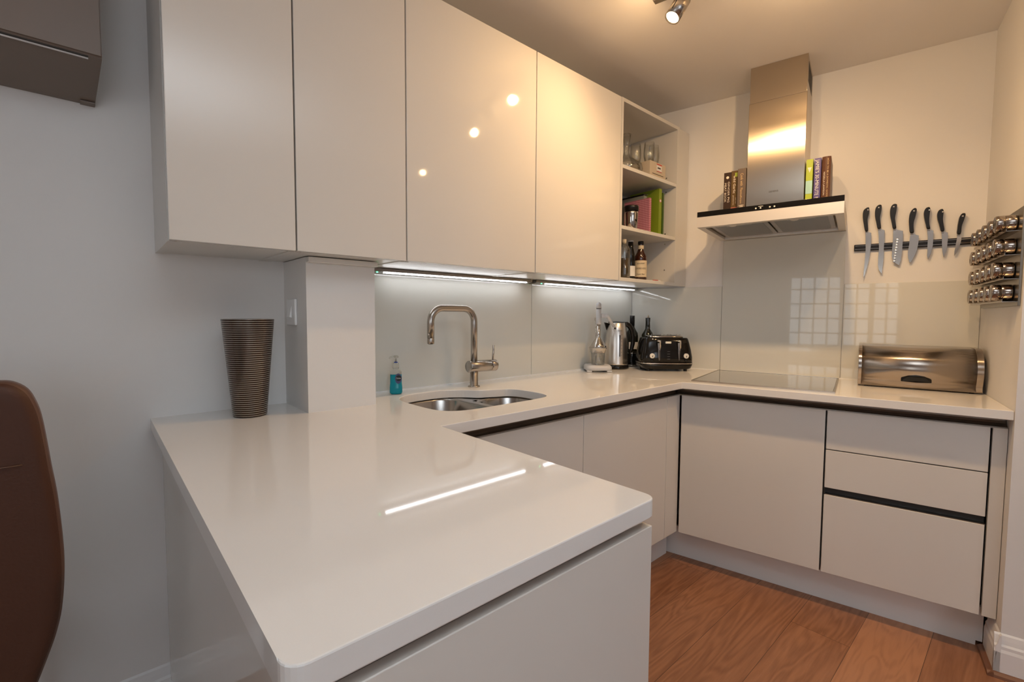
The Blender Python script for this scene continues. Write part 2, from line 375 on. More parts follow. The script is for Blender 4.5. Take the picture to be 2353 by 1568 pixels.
# left wall with glazed window, front wall (behind the camera) with an opening added for fill
def wall_with_hole(g, x0, x1, u0, u1, hu0, hu1, hz0, hz1, axis):
    def b(a0, a1, z0, z1):
        if axis == 'y': g.box(x0, x1, a0, a1, z0, z1)
        else: g.box(a0, a1, x0, x1, z0, z1)
    b(u0, hu0, 0, H); b(hu1, u1, 0, H); b(hu0, hu1, 0, hz0); b(hu0, hu1, hz1, H)
g = G().use('wall'); wall_with_hole(g, XL-0.1, XL, YB, 0, -2.62, -1.33, 0.80, 1.80, 'y'); struct('wall_left', g)
g = G().use('wall'); wall_with_hole(g, YB-0.1, YB, XL-0.1, 2.0, -4.35, -2.75, 0.85, 2.25, 'x'); struct('wall_front', g)
def window(name, axis, pos, u0, u1, z0, z1, nu, nz, heavy=()):
    root = bpy.data.objects.new(name, None); C.objects.link(root); root['kind'] = 'structure'
    def bx(g, a0, a1, b0, b1, d0, d1):
        if axis == 'y': g.box(d0, d1, a0, a1, b0, b1)
        else: g.box(a0, a1, d0, d1, b0, b1)
    g = G().use('white'); m = 0.045
    bx(g, u0, u0+m, z0, z1, pos-0.06, pos-0.01); bx(g, u1-m, u1, z0, z1, pos-0.06, pos-0.01)
    bx(g, u0+m, u1-m, z0, z0+m, pos-0.06, pos-0.01); bx(g, u0+m, u1-m, z1-m, z1, pos-0.06, pos-0.01)
    o = link('window_frame', g); o.parent = root
    g = G().use('white')
    for i in range(1, nu):
        u = u0 + (u1-u0)*i/nu; h = 0.03 if i in heavy else 0.010
        bx(g, u-h, u+h, z0+m, z1-m, pos-0.05, pos-0.02)
    for i in range(1, nz):
        z = z0 + (z1-z0)*i/nz; bx(g, u0+m, u1-m, z-0.010, z+0.010, pos-0.048, pos-0.022)
    o = link('glazing_bars', g); o.parent = root
    g = G().use('glass'); bx(g, u0+m, u1-m, z0+m, z1-m, pos-0.084, pos-0.080); o = link('window_pane', g); o.parent = root
window('window_1', 'y', XL, -2.62, -1.33, 0.80, 1.80, 8, 5, heavy=(2, 4))
window('added_window', 'x', YB, -4.35, -2.75, 0.85, 2.25, 6, 3, heavy=(2, 4))  # unseen window, put in to frame the fill light from the back
# boxed-in pier behind the wall cabinets
g = G().use('wall'); g.box(-2.084, -1.859, -0.226, 0, ZT, 1.397); struct('wall_pier', g)
# baseboards
def base_profile(): return [(0,0),(0.016,0),(0.016,0.085),(0.013,0.095),(0.013,0.105),(0.009,0.112),(0.007,0.125),(0.004,0.140),(0,0.146)]
g = G().use('white'); g.prism([(-y, z) for y, z in base_profile()], XL, -2.436, 'yz'); struct('baseboard_back', g)
g = G().use('white')
g.prism([(SW - y, z) for y, z in base_profile()], -DC-0.016, -0.50, 'xz'); g.prism([(-DC - y, z) for y, z in base_profile()], SW-0.016, SE, 'yz')
struct('baseboard_side', g, 'B')
g = G().use('olivewood'); pr = [(0.016,0),(0.032,0),(0.030,0.009),(0.022,0.015),(0.016,0.016)]
g.prism([(SW - y, z) for y, z in pr], -DC-0.032, -0.50, 'xz'); g.prism([(-DC - y, z) for y, z in pr], SW-0.032, SE, 'yz')
struct('trim_1', g, 'B')

KN=[
([(1.1863, 1.637), (1.1961, 1.6384), (1.1996, 1.6309), (1.2099, 1.6279), (1.2103, 1.6021), (1.2105, 1.5624), (1.2073, 1.5149), (1.2001, 1.4674), (1.192, 1.4277), (1.1871, 1.4111), (1.1875, 1.444), (1.1895, 1.4921), (1.1913, 1.548), (1.1885, 1.6041)], [(1.1925, 1.7506), (1.1974, 1.746), (1.1977, 1.7222), (1.193, 1.6951), (1.195, 1.6671), (1.1968, 1.6379), (1.1863, 1.637), (1.1796, 1.6688), (1.1745, 1.7012), (1.1736, 1.7252), (1.1784, 1.7425)]),
([(1.2345, 1.6439), (1.2454, 1.6459), (1.2504, 1.6384), (1.2604, 1.6346), (1.2606, 1.5974), (1.26, 1.5505), (1.2612, 1.5033), (1.2594, 1.4719), (1.2573, 1.4279), (1.2453, 1.447), (1.2413, 1.469), (1.2406, 1.5047), (1.2419, 1.5519), (1.2388, 1.5995)], [(1.2333, 1.757), (1.242, 1.7558), (1.2445, 1.7477), (1.2433, 1.7244), (1.2403, 1.6974), (1.2429, 1.6697), (1.2454, 1.6452), (1.2339, 1.644), (1.2272, 1.6715), (1.2212, 1.7036), (1.2202, 1.7313), (1.2242, 1.7484)]),
([(1.2909, 1.6392), (1.3009, 1.6401), (1.3072, 1.6317), (1.3276, 1.6251), (1.3284, 1.5758), (1.3278, 1.5297), (1.3249, 1.4913), (1.3199, 1.4645), (1.2996, 1.4812), (1.291, 1.5052), (1.2912, 1.5402), (1.2927, 1.579)], [(1.2888, 1.7534), (1.2995, 1.7512), (1.3008, 1.7403), (1.2988, 1.7136), (1.296, 1.687), (1.2992, 1.6596), (1.3018, 1.64), (1.2909, 1.6385), (1.2847, 1.6651), (1.2778, 1.7007), (1.2767, 1.728), (1.2806, 1.7449)]),
([(1.3533, 1.6118), (1.3653, 1.6125), (1.3706, 1.6044), (1.3845, 1.5981), (1.3844, 1.5709), (1.3821, 1.5369), (1.3731, 1.5072), (1.3652, 1.4848), (1.3569, 1.4731), (1.3498, 1.5011), (1.3483, 1.5243), (1.3519, 1.5584), (1.3531, 1.5889)], [(1.3628, 1.7246), (1.3701, 1.7229), (1.372, 1.7121), (1.3687, 1.686), (1.3639, 1.6601), (1.3644, 1.6335), (1.3659, 1.6124), (1.3533, 1.6125), (1.3485, 1.6428), (1.3464, 1.6735), (1.3483, 1.6999), (1.3543, 1.7162)]),
([(1.4115, 1.624), (1.4214, 1.6253), (1.4253, 1.6196), (1.434, 1.6158), (1.4348, 1.5814), (1.4345, 1.5478), (1.4303, 1.5144), (1.4207, 1.4858), (1.4165, 1.5041), (1.4165, 1.538), (1.4161, 1.5831)], [(1.4069, 1.7218), (1.416, 1.7222), (1.4187, 1.7117), (1.4174, 1.6877), (1.4171, 1.6616), (1.4194, 1.6389), (1.4223, 1.6252), (1.4121, 1.624), (1.4064, 1.6441), (1.3993, 1.6786), (1.3978, 1.7013), (1.4015, 1.7158)]),
([(1.4599, 1.6094), (1.4687, 1.61), (1.4725, 1.6056), (1.4828, 1.602), (1.4837, 1.5695), (1.4826, 1.529), (1.4793, 1.5108), (1.4727, 1.4909), (1.4679, 1.5191), (1.4649, 1.5564), (1.4637, 1.5861)], [(1.453, 1.7074), (1.4613, 1.7081), (1.464, 1.6968), (1.463, 1.6674), (1.4653, 1.645), (1.469, 1.6225), (1.4696, 1.6095), (1.4599, 1.6087), (1.454, 1.6315), (1.446, 1.662), (1.4434, 1.6845), (1.4464, 1.7008)]),
([(1.5131, 1.5916), (1.5234, 1.5907), (1.5285, 1.5836), (1.5278, 1.5619), (1.523, 1.5368), (1.516, 1.5118), (1.5073, 1.4952), (1.5077, 1.516), (1.5105, 1.5451), (1.5135, 1.5704)], [(1.5274, 1.6816), (1.5355, 1.6799), (1.5359, 1.6697), (1.5315, 1.6485), (1.5259, 1.6238), (1.5241, 1.5913), (1.5131, 1.5916), (1.5128, 1.6179), (1.5144, 1.6432), (1.5175, 1.6647), (1.5223, 1.6768)]),
]
# ------------------------------------------------------------------ worktops and glass
def arc(cx, cy, r, a0, a1, n=6): return [(cx + r*math.cos(R(a0 + (a1-a0)*i/n)), cy + r*math.sin(R(a0 + (a1-a0)*i/n))) for i in range(n+1)]
def spline(pts, n=6):
    out = []; m = len(pts)
    for i in range(m):
        p0, p1, p2, p3 = [Vector((*pts[(i+k-1) % m], 0)) for k in range(4)]
        for j in range(n):
            t = j/n
            q = 0.5*((2*p1) + (p2-p0)*t + (2*p0-5*p1+4*p2-p3)*t*t + (3*p1-p0-3*p2+p3)*t**3)
            out.append((q.x, q.y))
    return out
SINK = spline([(-1.752,-0.20),(-1.705,-0.140),(-1.62,-0.118),(-1.52,-0.122),(-1.45,-0.160),(-1.40,-0.215),(-1.335,-0.243),(-1.285,-0.262),(-1.258,-0.315),
               (-1.255,-0.43),(-1.285,-0.488),(-1.36,-0.505),(-1.53,-0.508),(-1.68,-0.503),(-1.745,-0.455),(-1.760,-0.34)])
def slab(outer, holes, z0, z1, key='quartz'):
    g = G().use(key); bm = g.bm; tops = []
    edges = []; loops = []
    for L in [outer] + holes:
        vs = [bm.verts.new((x, y, z1)) for x, y in L]; loops.append(vs)
        edges += [bm.edges.new((vs[i], vs[(i+1) % len(vs)])) for i in range(len(vs))]
    r = bmesh.ops.triangle_fill(bm, use_beauty=True, use_dissolve=False, edges=edges)
    fs = [f for f in r['geom'] if isinstance(f, bmesh.types.BMFace)]
    ex = bmesh.ops.extrude_face_region(bm, geom=fs)
    bmesh.ops.translate(bm, vec=(0, 0, z0-z1), verts=[v for v in ex['geom'] if isinstance(v, bmesh.types.BMVert)])
    return g
sB = lambda s, y: tuple(toA(s, y)[:2])
# seam between the two runs follows the front edge line of the hob worktop
seam = -0.634/math.cos(AL)
outer = [(-2.462, 0.0), (-2.462, -1.290)] + arc(-2.440, -1.290, 0.022, 180, 270) + arc(-1.883, -1.290, 0.022, 270, 360) + [(-1.861, -0.637), (-0.5145-0.0004, -0.637),
         (seam-0.0004, 0.0), (-1.859, 0.0), (-1.859, -0.226), (-2.084, -0.226), (-2.084, 0.0)]
t = Thing('worktop', 'long white quartz worktop running under the sink and out into the peninsula', 'worktop', (-1.861, -0.64, 0.878))
g = slab(outer, [SINK[::-1]], 0.878, ZT)
g.bm.normal_update()
ge = [e for e in g.bm.edges if len(e.link_faces) == 2 and abs(e.calc_face_angle(0)) > 1.0 and max(v.co.y for v in e.verts) < -0.002 and not (min(v.co.x for v in e.verts) > -2.09 and max(v.co.x for v in e.verts) < -1.855 and max(v.co.y for v in e.verts) > -0.24) and abs(e.verts[0].co.z-e.verts[1].co.z) < 1e-5]
bmesh.ops.bevel(g.bm, geom=ge, offset=0.0022, segments=2, profile=0.5, affect='EDGES')
t.part('slab', g)
t = Thing('worktop', 'shorter white quartz worktop carrying the hob and the bread bin', 'worktop', (0.8, -0.634, 0.878), 'B')
g = G().use('quartz'); g.prism([(0.0, -0.0005), (SW-0.001, -0.0005), (SW-0.001, -0.634), (-0.634*math.tan(AL), -0.634)], 0.878, ZT, bev=0.002)
t.part('slab', g)
g = G().use('sealant'); g.box(-1.859, -0.006, -0.011, -0.006, ZT, ZT+0.005); single('sealant_bead', g, 'thin white sealant bead along the foot of the glass behind the sink', 'sealant', (-0.9, -0.008, ZT))
g = G().use('sealant'); g.box(0.004, SW, -0.011, -0.006, ZT, ZT+0.004); single('sealant_bead', g, 'thin white sealant bead along the foot of the glass behind the hob', 'sealant', (0.8, -0.008, ZT), 'B')
g = G().use('splash'); g.box(-1.858, -0.899, -0.006, 0, ZT+0.001, 1.397, bev=0.001, seg=1)
single('glass_splashback', g, 'pale grey-green glass splashback panel behind the tap', 'splashback', (-1.4, 0, ZT))
g = G().use('splash'); g.box(-0.897, -0.006, -0.006, 0, ZT+0.001, 1.397, bev=0.001, seg=1)
single('glass_splashback', g, 'pale glass splashback panel behind the juicer and kettle, left of the corner', 'splashback', (-0.4, 0, ZT))
for s0, s1, z1, lb in ((0.0065, 0.543, 1.392, 'glass splashback panel under the open shelves, right of the corner'), (0.5445, 1.1115, 1.648, 'tall glass splashback panel between the hob and the extractor hood'), (1.113, SW-0.001, 1.386, 'glass splashback panel behind the bread bin, below the knives')):
    g = G().use('splash'); g.box(s0, s1, -0.006, 0, ZT+0.001, z1, bev=0.001, seg=1)
    single('glass_splashback', g, lb, 'splashback', ((s0+s1)/2, 0, ZT), 'B')

# ------------------------------------------------------------------ base units
def door(g, x0, x1, y, z0, z1, th=0.019):
    g.use('lac'); g.box(x0, x1, y, y+th, z0, z1, bev=0.0014, seg=2)
def channel(g, x0, x1, y, z0, z1):
    """aluminium finger-pull channel: a C section set back under the worktop"""
    g.use('alu'); h = z1-z0
    prof = [(y+0.004, z0-0.006), (y+0.004, z0+0.001), (y+0.020, z0+0.003), (y+0.032, z0+0.010), (y+0.037, z0+h*0.5), (y+0.036, z1), (y+0.040, z1), (y+0.041, z0+h*0.5), (y+0.034, z0+0.004), (y+0.020, z0-0.006)]
    g.prism(prof, x0, x1, 'yz')
AY = -0.598     # door faces, sink run
zt, zb = 0.839, 0.158
def base_unit(name, label, x0, x1, frame, fy, parts, top=0.836):
    t = Thing(name, label, 'base cabinet', ((x0+x1)/2, fy, 0.150), frame)
    g = G().use('edge'); g.box(x0+0.002, x1-0.002, fy+0.020, fy+0.036, zb-0.004, zt-0.004); g.use('carc'); g.box(x0+0.0005, x1-0.0005, fy+0.046, -0.03 if frame == 'A' else -0.02, 0.150, top)
    t.part('carcass', g)
    return t
t = base_unit('base_cabinet', 'white handleless sink cabinet partly hidden behind the peninsula', -1.861, -1.190, 'A', AY, None, 0.690)
g = G(); door(g, -1.858, -1.1915, AY, zb, zt); t.part('door', g)
t = base_unit('base_cabinet', 'white handleless cabinet between the sink cabinet and the inner corner', -1.189, -0.579, 'A', AY, None)
g = G(); door(g, -1.1885, -0.5800, AY, zb, zt); t.part('door', g)
g = G().use('lac'); g.box(-0.5775, -0.463, AY, AY+0.019, zb, zt, bev=0.001)
single('corner_post', g, 'narrow cream filler post standing in the inner corner of the base cabinets', 'filler panel', (-0.52, AY, zb))
g = G(); channel(g, -1.861, -0.455, AY, 0.842, 0.877)
single('finger_pull_rail', g, 'dark metal finger-pull channel under the front edge of the sink worktop', 'rail', (-1.1, AY, 0.84))
g = G().use('plinth'); g.box(-1.861, -0.416, -0.519, -0.503, 0.0, 0.150)
single('plinth_board', g, 'white plinth board at the floor below the sink cabinets', 'plinth', (-1.1, -0.51, 0))
BY = -0.580
t = base_unit('base_cabinet', 'wide white cabinet with one square door directly below the hob', 0.500, 1.085, 'B', BY, None)
g = G(); door(g, 0.5005, 1.0805, BY, zb, zt); t.part('door', g)
t = base_unit('drawer_cabinet', 'white cabinet with three stacked drawers below the bread bin', 1.086, 1.563, 'B', BY, None)
for z0, z1 in ((0.6785, zt), (0.5175, 0.6745), (zb, 0.4870)):
    g = G(); door(g, 1.0865, 1.5605, BY, z0, z1)
    t.part('drawer', g)
g = G(); channel(g, 1.087, 1.562, BY, 0.489, 0.516); g.use('edge'); g.box(1.087, 1.0895, BY+0.001, BY+0.04, 0.486, 0.518); t.part('finger_pull', g, label='dark metal finger-pull channel between the lower two drawers')
g = G().use('lac'); g.box(1.5665, SW-0.0015, BY, BY+0.019, zb, zt, bev=0.001)
single('filler_panel', g, 'narrow cream filler panel between the drawer cabinet and the wall', 'filler panel', (1.585, BY, zb), 'B')
g = G(); channel(g, 0.470, SW-0.002, BY, 0.842, 0.877)
single('finger_pull_rail', g, 'dark metal finger-pull channel under the front edge of the hob worktop', 'rail', (1.0, BY, 0.84), 'B')
g = G().use('plinth'); g.box(0.415, SW-0.0345, -0.492, -0.476, 0.0, 0.150); g.box(SW-0.0345, SW-0.0165, -0.492, -0.476, 0.018, 0.150)
single('plinth_board', g, 'white plinth board at the floor below the hob and drawer cabinets', 'plinth', (1.0, -0.48, 0), 'B')
# peninsula
t = Thing('peninsula_cabinet', 'white panelled peninsula cabinet closest to the viewer', 'base cabinet', (-2.15, -0.65, 0.0))
g = G().use('lac'); g.box(-2.432, -1.868, -1.307, -1.288, 0.0, 0.860, bev=0.0015); t.part('end_panel', g)
g = G().use('lac'); g.box(-2.436, -2.417, -1.287, -0.001, 0.0, 0.867, bev=0.0015); t.part('back_panel', g)
g = G().use('carc'); g.box(-2.416, -1.875, -1.276, -0.62, 0.12, 0.860); t.part('carcass', g)
g = G().use('gapwood'); g.box(-2.425, -1.874, -1.289, -0.64, 0.8605, 0.8775); t.part('shadow_gap_strip', g, label='dark recessed strip under the worktop')
g = G(); door(g, 0, 0.62, 0, zb, zt); bmesh.ops.transform(g.bm, matrix=Matrix.Translation((-1.874, -1.272, 0)) @ Matrix.Rotation(R(90), 4, 'Z') , verts=g.bm.verts); t.part('door', g)

# ------------------------------------------------------------------ sink, tap, hob
t = Thing('kitchen_sink', 'stainless steel one-and-a-half bowl sink sunk into the worktop', 'sink', (-1.52, -0.31, 0.70))
def bowl(x0, x1, y0, y1, z0, z1, r):
    def rr(ins, z, r):
        a, b, c, d = x0+ins, x1-ins, y0+ins, y1-ins; r = max(r, 0.01)
        p = arc(b-r, d-r, r, 0, 90, 8) + arc(a+r, d-r, r, 90, 180, 8) + arc(a+r, c+r, r, 180, 270, 8) + arc(b-r, c+r, r, 270, 360, 8)
        return [(x, y, z) for x, y in p]
    g = G().use('sinksteel')
    g.loft([rr(-0.012, z1, r+0.012), rr(0, z1, r), rr(0.004, z1-0.006, r), rr(0.010, z0+0.03, r), rr(0.018, z0+0.010, r-0.006), rr(0.035, z0, r-0.02)], cap0=False)
    return g
def rrect(x0, x1, y0, y1, r): return arc(x1-r, y1-r, r, 0, 90, 8) + arc(x0+r, y1-r, r, 90, 180, 8) + arc(x0+r, y0+r, r, 180, 270, 8) + arc(x1-r, y0+r, r, 270, 360, 8)
g = slab([(c[0]*1.0 + (0.014 if c[0] > -1.5 else -0.014), c[1] + (0.014 if c[1] > -0.32 else -0.014)) for c in SINK], [rrect(-1.768, -1.480, -0.515, -0.110, 0.085)[::-1], rrect(-1.452, -1.245, -0.512, -0.235, 0.075)[::-1]], 0.8745, 0.8765, 'sinksteel') if False else G().use('sinksteel').box(-1.482, -1.450, -0.520, -0.105, 0.868, 0.8765, bev=0.003)
t.part('divider', g)
t.part('bowl', bowl(-1.768, -1.480, -0.515, -0.110, 0.700, 0.8755, 0.085))
t.part('bowl', bowl(-1.452, -1.245, -0.512, -0.235, 0.745, 0.8755, 0.075))
g = G().use('sinksteel').box(-1.479, -1.225, -0.2335, -0.100, 0.8735, 0.8755); t.part('flange', g)
for cx, cy, cz in ((-1.62, -0.31, 0.7005), (-1.35, -0.37, 0.7455)):
    g = G().use('chrome').lathe([(0,0.001),(0.018,0.001),(0.022,0.004),(0.040,0.003),(0.043,0.0)], (cx, cy, cz)); t.part('strainer', g)
t = Thing('mixer_tap', 'brushed steel U-spout mixer tap standing behind the sink', 'tap', (-1.351, -0.120, ZT))
TX, TY = -1.356, -0.122
g = G().use('steel'); g.lathe([(0,0),(0.0265,0),(0.0265,0.003),(0.0235,0.006),(0.0175,0.006),(0.0175,0.075),(0,0.075)], (TX, TY, ZT)); t.part('base', g)
g = G().use('steel'); dx = Vector((1, 0.02, 0)).normalized()
g.cyl(Vector((TX, TY, 0.999)) - dx*0.030, Vector((TX, TY, 0.997)) + dx*0.088, 0.0255); t.part('body', g)
g = G().use('steel'); g.cyl(Vector((TX, TY, 0.997)) + dx*0.091, Vector((TX, TY, 0.996)) + dx*0.121, 0.0255); g.cyl(Vector((TX, TY, 1.015)) + dx*0.107, Vector((TX, TY, 1.087)) + dx*0.112, 0.0045); t.part('lever', g)
pts = [(TX, TY, 1.01), (TX, TY, 1.19)]; rad = 0.055; ex = TX - 0.222
for i in range(1, 11): a = R(9*i); pts.append((TX - rad*(1-math.cos(a)), TY, 1.193 + rad*math.sin(a)))
pts.append((ex+rad, TY-0.006, 1.248))
for i in range(1, 11): a = R(9*i); pts.append((ex + rad*(1-math.sin(a)), TY-0.008, 1.193 + rad*math.cos(a)))
pts.append((ex, TY-0.008, 1.128))
g = G().use('steel').tube(pts, 0.0145, 24); spout = t.part('spout', g)
g = G().use('steel').cyl((ex, TY-0.008, 1.105), (ex, TY-0.008, 1.1275), 0.0143); g.use('blackm').cyl((ex, TY-0.008, 1.1035), (ex, TY-0.008, 1.1049), 0.010)
g.use('chrome').cyl((ex-0.0125, TY-0.014, 1.143), (ex-0.0155, TY-0.016, 1.143), 0.004); t.part('spray_head', g, spout)
t = Thing('induction_hob', 'dark glass hob with a thin steel edge set in the worktop', 'hob', (0.825, -0.317, ZT), 'B')
g = G().use('hob').box(0.548, 1.102, -0.572, -0.048, ZT+0.0005, ZT+0.006, bev=0.001); t.part('glass_top', g)
g = G().use('steel')
for a in ((0.542,0.5475,-0.578,-0.042),(1.1025,1.109,-0.578,-0.042),(0.5475,1.1025,-0.578,-0.5725),(0.5475,1.1025,-0.0475,-0.042)): g.box(*a, ZT+0.0003, ZT+0.007)
t.part('steel_frame', g, label='thin polished steel frame')

# ------------------------------------------------------------------ wall cabinets
CY, ZB, ZC = -0.335, 1.397, 2.293
xs = [-2.436, -2.143, -1.796, -1.199, -0.612]
labs = ['narrow white wall cabinet at the left end of the row', 'white wall cabinet above the boxed-in pier, second from the left end', 'wide glossy white wall cabinet above the tap', 'wide glossy white wall cabinet next to the open shelves']
for i in range(4):
    x0, x1 = xs[i], xs[i+1]
    t = Thing('wall_cabinet', labs[i], 'wall cabinet', ((x0+x1)/2, 0, ZB))
    g = G().use('carc'); bz = ZB if i else ZB
    g.box(x0, x0+0.018, CY+0.022, -0.0005 if i != 1 else -0.0005, ZB, ZC); g.box(x1-0.018, x1-0.0005, CY+0.022, -0.0005, ZB, ZC)
    g.box(x0+0.018, x1-0.018, CY+0.022, -0.0005, ZB+0.002, ZB+0.018); g.box(x0+0.018, x1-0.018, CY+0.022, -0.0005, ZC-0.018, ZC); g.box(x0+0.018, x1-0.018, -0.008, -0.0005, ZB+0.018, ZC-0.018)
    g.use('edge').box(x0+0.002, x1-0.002, CY+0.0195, CY+0.0215, ZB+0.004, ZC-0.004)
    t.part('carcass', g)
    g = G(); door(g, x0+(0.002 if i else 0.001), x1-0.0022, CY, ZB+0.002, ZC); t.part('door', g)
g = G().use('lac'); g.box(-2.084, -1.859, -0.252, -0.2265, 1.380, 1.3965, bev=0.002)
single('cover_strip', g, 'slim white cover strip joining the pier top to the wall cabinets', 'trim', (-1.97, -0.24, 1.38))
# open shelf unit
t = Thing('open_shelf_unit', 'white open wall unit with three shelf compartments beside the last door', 'shelf unit', (-0.33, 0, ZB))
X0, X1 = -0.611, -0.052
g = G().use('carc'); g.box(X0, X0+0.016, CY, -0.0005, ZB, 2.295, bev=0.0008); t.part('side_panel', g)
g = G().use('carc'); g.box(X1-0.020, X1, CY, -0.0005, ZB, 2.295, bev=0.0008)
for z in (1.49, 1.64, 1.70, 1.94, 2.02): g.use('chrome').cyl((X1-0.0215, -0.27, z), (X1-0.0185, -0.27, z), 0.004, n=12)
g.use('carc'); t.part('side_panel', g)
g = G().use('carc'); g.box(X0+0.016, X1-0.020, CY, -0.0005, 2.277, 2.295, bev=0.0008); t.part('top_panel', g)
g = G().use('carc'); g.box(X0+0.016, X1-0.020, CY, -0.0005, ZB, 1.415, bev=0.0008); t.part('bottom_panel', g)
g = G().use('carc'); g.box(X0+0.016, X1-0.020, -0.008, -0.0005, 1.415, 2.277); t.part('back_panel', g)
for z in (1.657, 1.957):
    g = G().use('carc'); g.box(X0+0.0165, X1-0.0205, CY+0.002, -0.009, z, z+0.018, bev=0.0008); t.part('shelf', g)
g = G().use('carc'); g.box(X1+0.001, 0.062, CY+0.003, CY+0.022, ZB, 2.290, bev=0.001)
single('filler_panel', g, 'tall cream filler strip between the open shelves and the hob wall', 'filler panel', (0.0, CY, ZB))
# undercabinet lights
def underlight(x0, x1, lb):
    t = Thing('under_cabinet_light', lb, 'light', ((x0+x1)/2, -0.05, ZB), group=None)
    g = G().use('alu'); g.prism([(-0.068, ZB-0.0005), (-0.066, 1.385), (-0.056, 1.3825), (-0.012, 1.380), (-0.008, 1.384), (-0.0075, ZB-0.0005)], x0, x1, 'yz'); t.part('housing', g)
    g = G().use('led'); g.box(x0+0.075, x1-0.030, -0.063, -0.050, 1.3795, 1.3822); t.part('led_strip', g, label='glowing cool white light strip')
    g = G().use('gled'); g.lathe([(0,-0.003),(0.003,-0.0025),(0.004,0),(0,0)], (x0+0.048, -0.055, 1.383), n=12); t.part('indicator', g, label='small green indicator light')
underlight(-1.815, -0.955, 'long slim strip light glowing under the wall cabinet above the tap')
underlight(-0.926, -0.030, 'slim strip light glowing above the juicer and kettle')
# ------------------------------------------------------------------ hood
t = Thing('extractor_hood', 'stainless steel chimney extractor hood with black glass front strip', 'extractor hood', (0.82, 0, 1.65), 'B')
h0, h1, hd = 0.528, 1.110, -0.500
g = G().use('canopysteel')
g.prism([(hd, 1.650), (hd, 1.6985), (-0.03, 1.722), (-0.0005, 1.722), (-0.0005, 1.650)], h0, h0+0.03, 'yz'); g.prism([(hd, 1.650), (hd, 1.6985), (-0.03, 1.722), (-0.0005, 1.722), (-0.0005, 1.650)], h1-0.03, h1, 'yz')
g.box(h0+0.03, h1-0.03, hd, hd+0.035, 1.650, 1.6985); g.box(h0+0.03, h1-0.03, hd+0.035, -0.0005, 1.688, 1.6985); g.box(h0+0.03, h1-0.03, -0.035, -0.0005, 1.650, 1.688)
t.part('canopy', g)
g = G().use('black'); g.box(h0, h1, hd-0.001, -0.02, 1.6990, 1.7235, bev=0.001); gl = t.part('glass_top', g, label='glossy black glass control strip')
for s in (0.783, 0.802, 0.839, 0.857):
    g = G().use('dial').cyl((s, hd-0.001, 1.709), (s, hd-0.003, 1.709), 0.0035, n=12); t.part('control_button', g, gl, label='small silver button')
g = G().use('dial').box(0.793, 0.812, hd-0.002, hd-0.001, 1.7155, 1.7175); t.part('display', g, gl)
for a, b in ((h0+0.040, 0.816), (0.824, h1-0.040)):
    g = G().use('steel'); g.box(a, b, hd+0.042, -0.045, 1.662, 1.672, bev=0.002); g.use('alu')
    g.box(a+0.02, b-0.02, hd+0.06, -0.06, 1.6605, 1.6620)
    f = t.part('grease_filter', g)
    m = (a+b)/2
    g = G().use('chrome'); g.box(m-0.05, m+0.06, hd+0.066, hd+0.098, 1.6570, 1.6602, bev=0.001); g.use('dial').lathe([(0,-0.003),(0.012,-0.003),(0.017,0),(0.017,0.001)], (m-0.02, hd+0.082, 1.6565)); t.part('hood_lamp', g, f)
g = G().use('hoodsteel')
def duct(g, s0, s1, d, z0, z1):
    g.box(s0, s1, d, -0.0005, z0, z1, bev=0.0015, seg=2)
duct(g, 0.700, 0.946, -0.270, 1.7240, 2.270); dl = t.part('lower_duct', g)
g = G().use('edge'); g.text('SIEMENS', 0.011, (0.820, -0.2703, 1.826), (1,0,0), (0,0,1), 'CENTER'); t.part('badge', g, dl, label='small dark maker lettering')
g = G().use('hoodsteel'); duct(g, 0.7025, 0.9435, -0.2675, 2.2705, H-0.0005); g.use('edge')
for k in range(9): g.box(0.9435, 0.9440, -0.235+0.022*k, -0.221+0.022*k, 2.33, 2.42)
t.part('upper_duct', g)

# ------------------------------------------------------------------ books on the hood
def book(name, label, s0, s1, d, z0, h, depth, cover, frame='B', group=None, round_=0.0, lean=0.0, cat='book'):
    t = Thing(name, label, cat, ((s0+s1)/2, d, z0), frame, group)
    th = s1-s0; cv = min(0.0025, th*0.15)
    g = G().use(cover)
    g.box(s0, s0+cv, d, d+depth, z0, z0+h); g.box(s1-cv, s1, d, d+depth, z0, z0+h)
    if round_:
        p = [(s0+cv, d), (s0+cv, d+0.003), (s1-cv, d+0.003), (s1-cv, d)] ; q = [(s0+th*k/8, d-round_*math.sin(math.pi*k/8)) for k in range(9)]
        g.prism([(s0, d+0.002)] + q + [(s1, d+0.002)], z0, z0+h, 'xy')
    else: g.box(s0, s1, d-0.0022, d+0.0003, z0, z0+h, bev=0.0008)
    c = t.part('cover', g)
    g = G().use('pages'); g.box(s0+cv+0.0002, s1-cv-0.0002, d+0.004, d+depth-0.004, z0+0.003, z0+h-0.003); t.part('page_block', g)
    return t, c
def spine_text(t, c, items, s0, s1, yf, z0, h):
    for key, string, size, fs, ztop, length in items:
        g = G().use(key); g.text(string, size, (s0+(s1-s0)*fs, yf, z0+h*ztop), (0,0,-1), (1,0,0), 'LEFT', 0.0006, wide=length)
        t.part('spine_lettering', g, c)
HZ = 1.7240
BG = 'cookbooks standing on the extractor hood'
t, c = book('cookbook', 'black cookbook with white capitals, leftmost book on the hood', 0.5865, 0.6215, -0.235, HZ, 0.240, 0.19, 'brown2', group=BG)
spine_text(t, c, [('cream','MEAT BOOK',0.013,0.12,0.78,0.098), ('cream','GINGER PIG',0.013,0.56,0.80,0.105)], 0.5865, 0.6215, -0.2375, HZ, 0.240)
g = G().use('cream'); g.lathe([(0,0.001),(0.006,0.0008),(0.007,0)], (0.604,-0.2373,HZ+0.214), (0,-1,0), 14); t.part('spine_emblem', g, c)
g = G().use('cream').box(0.600,0.609,-0.2382,-0.2372,HZ+0.012,HZ+0.022); t.part('publisher_mark', g, c)
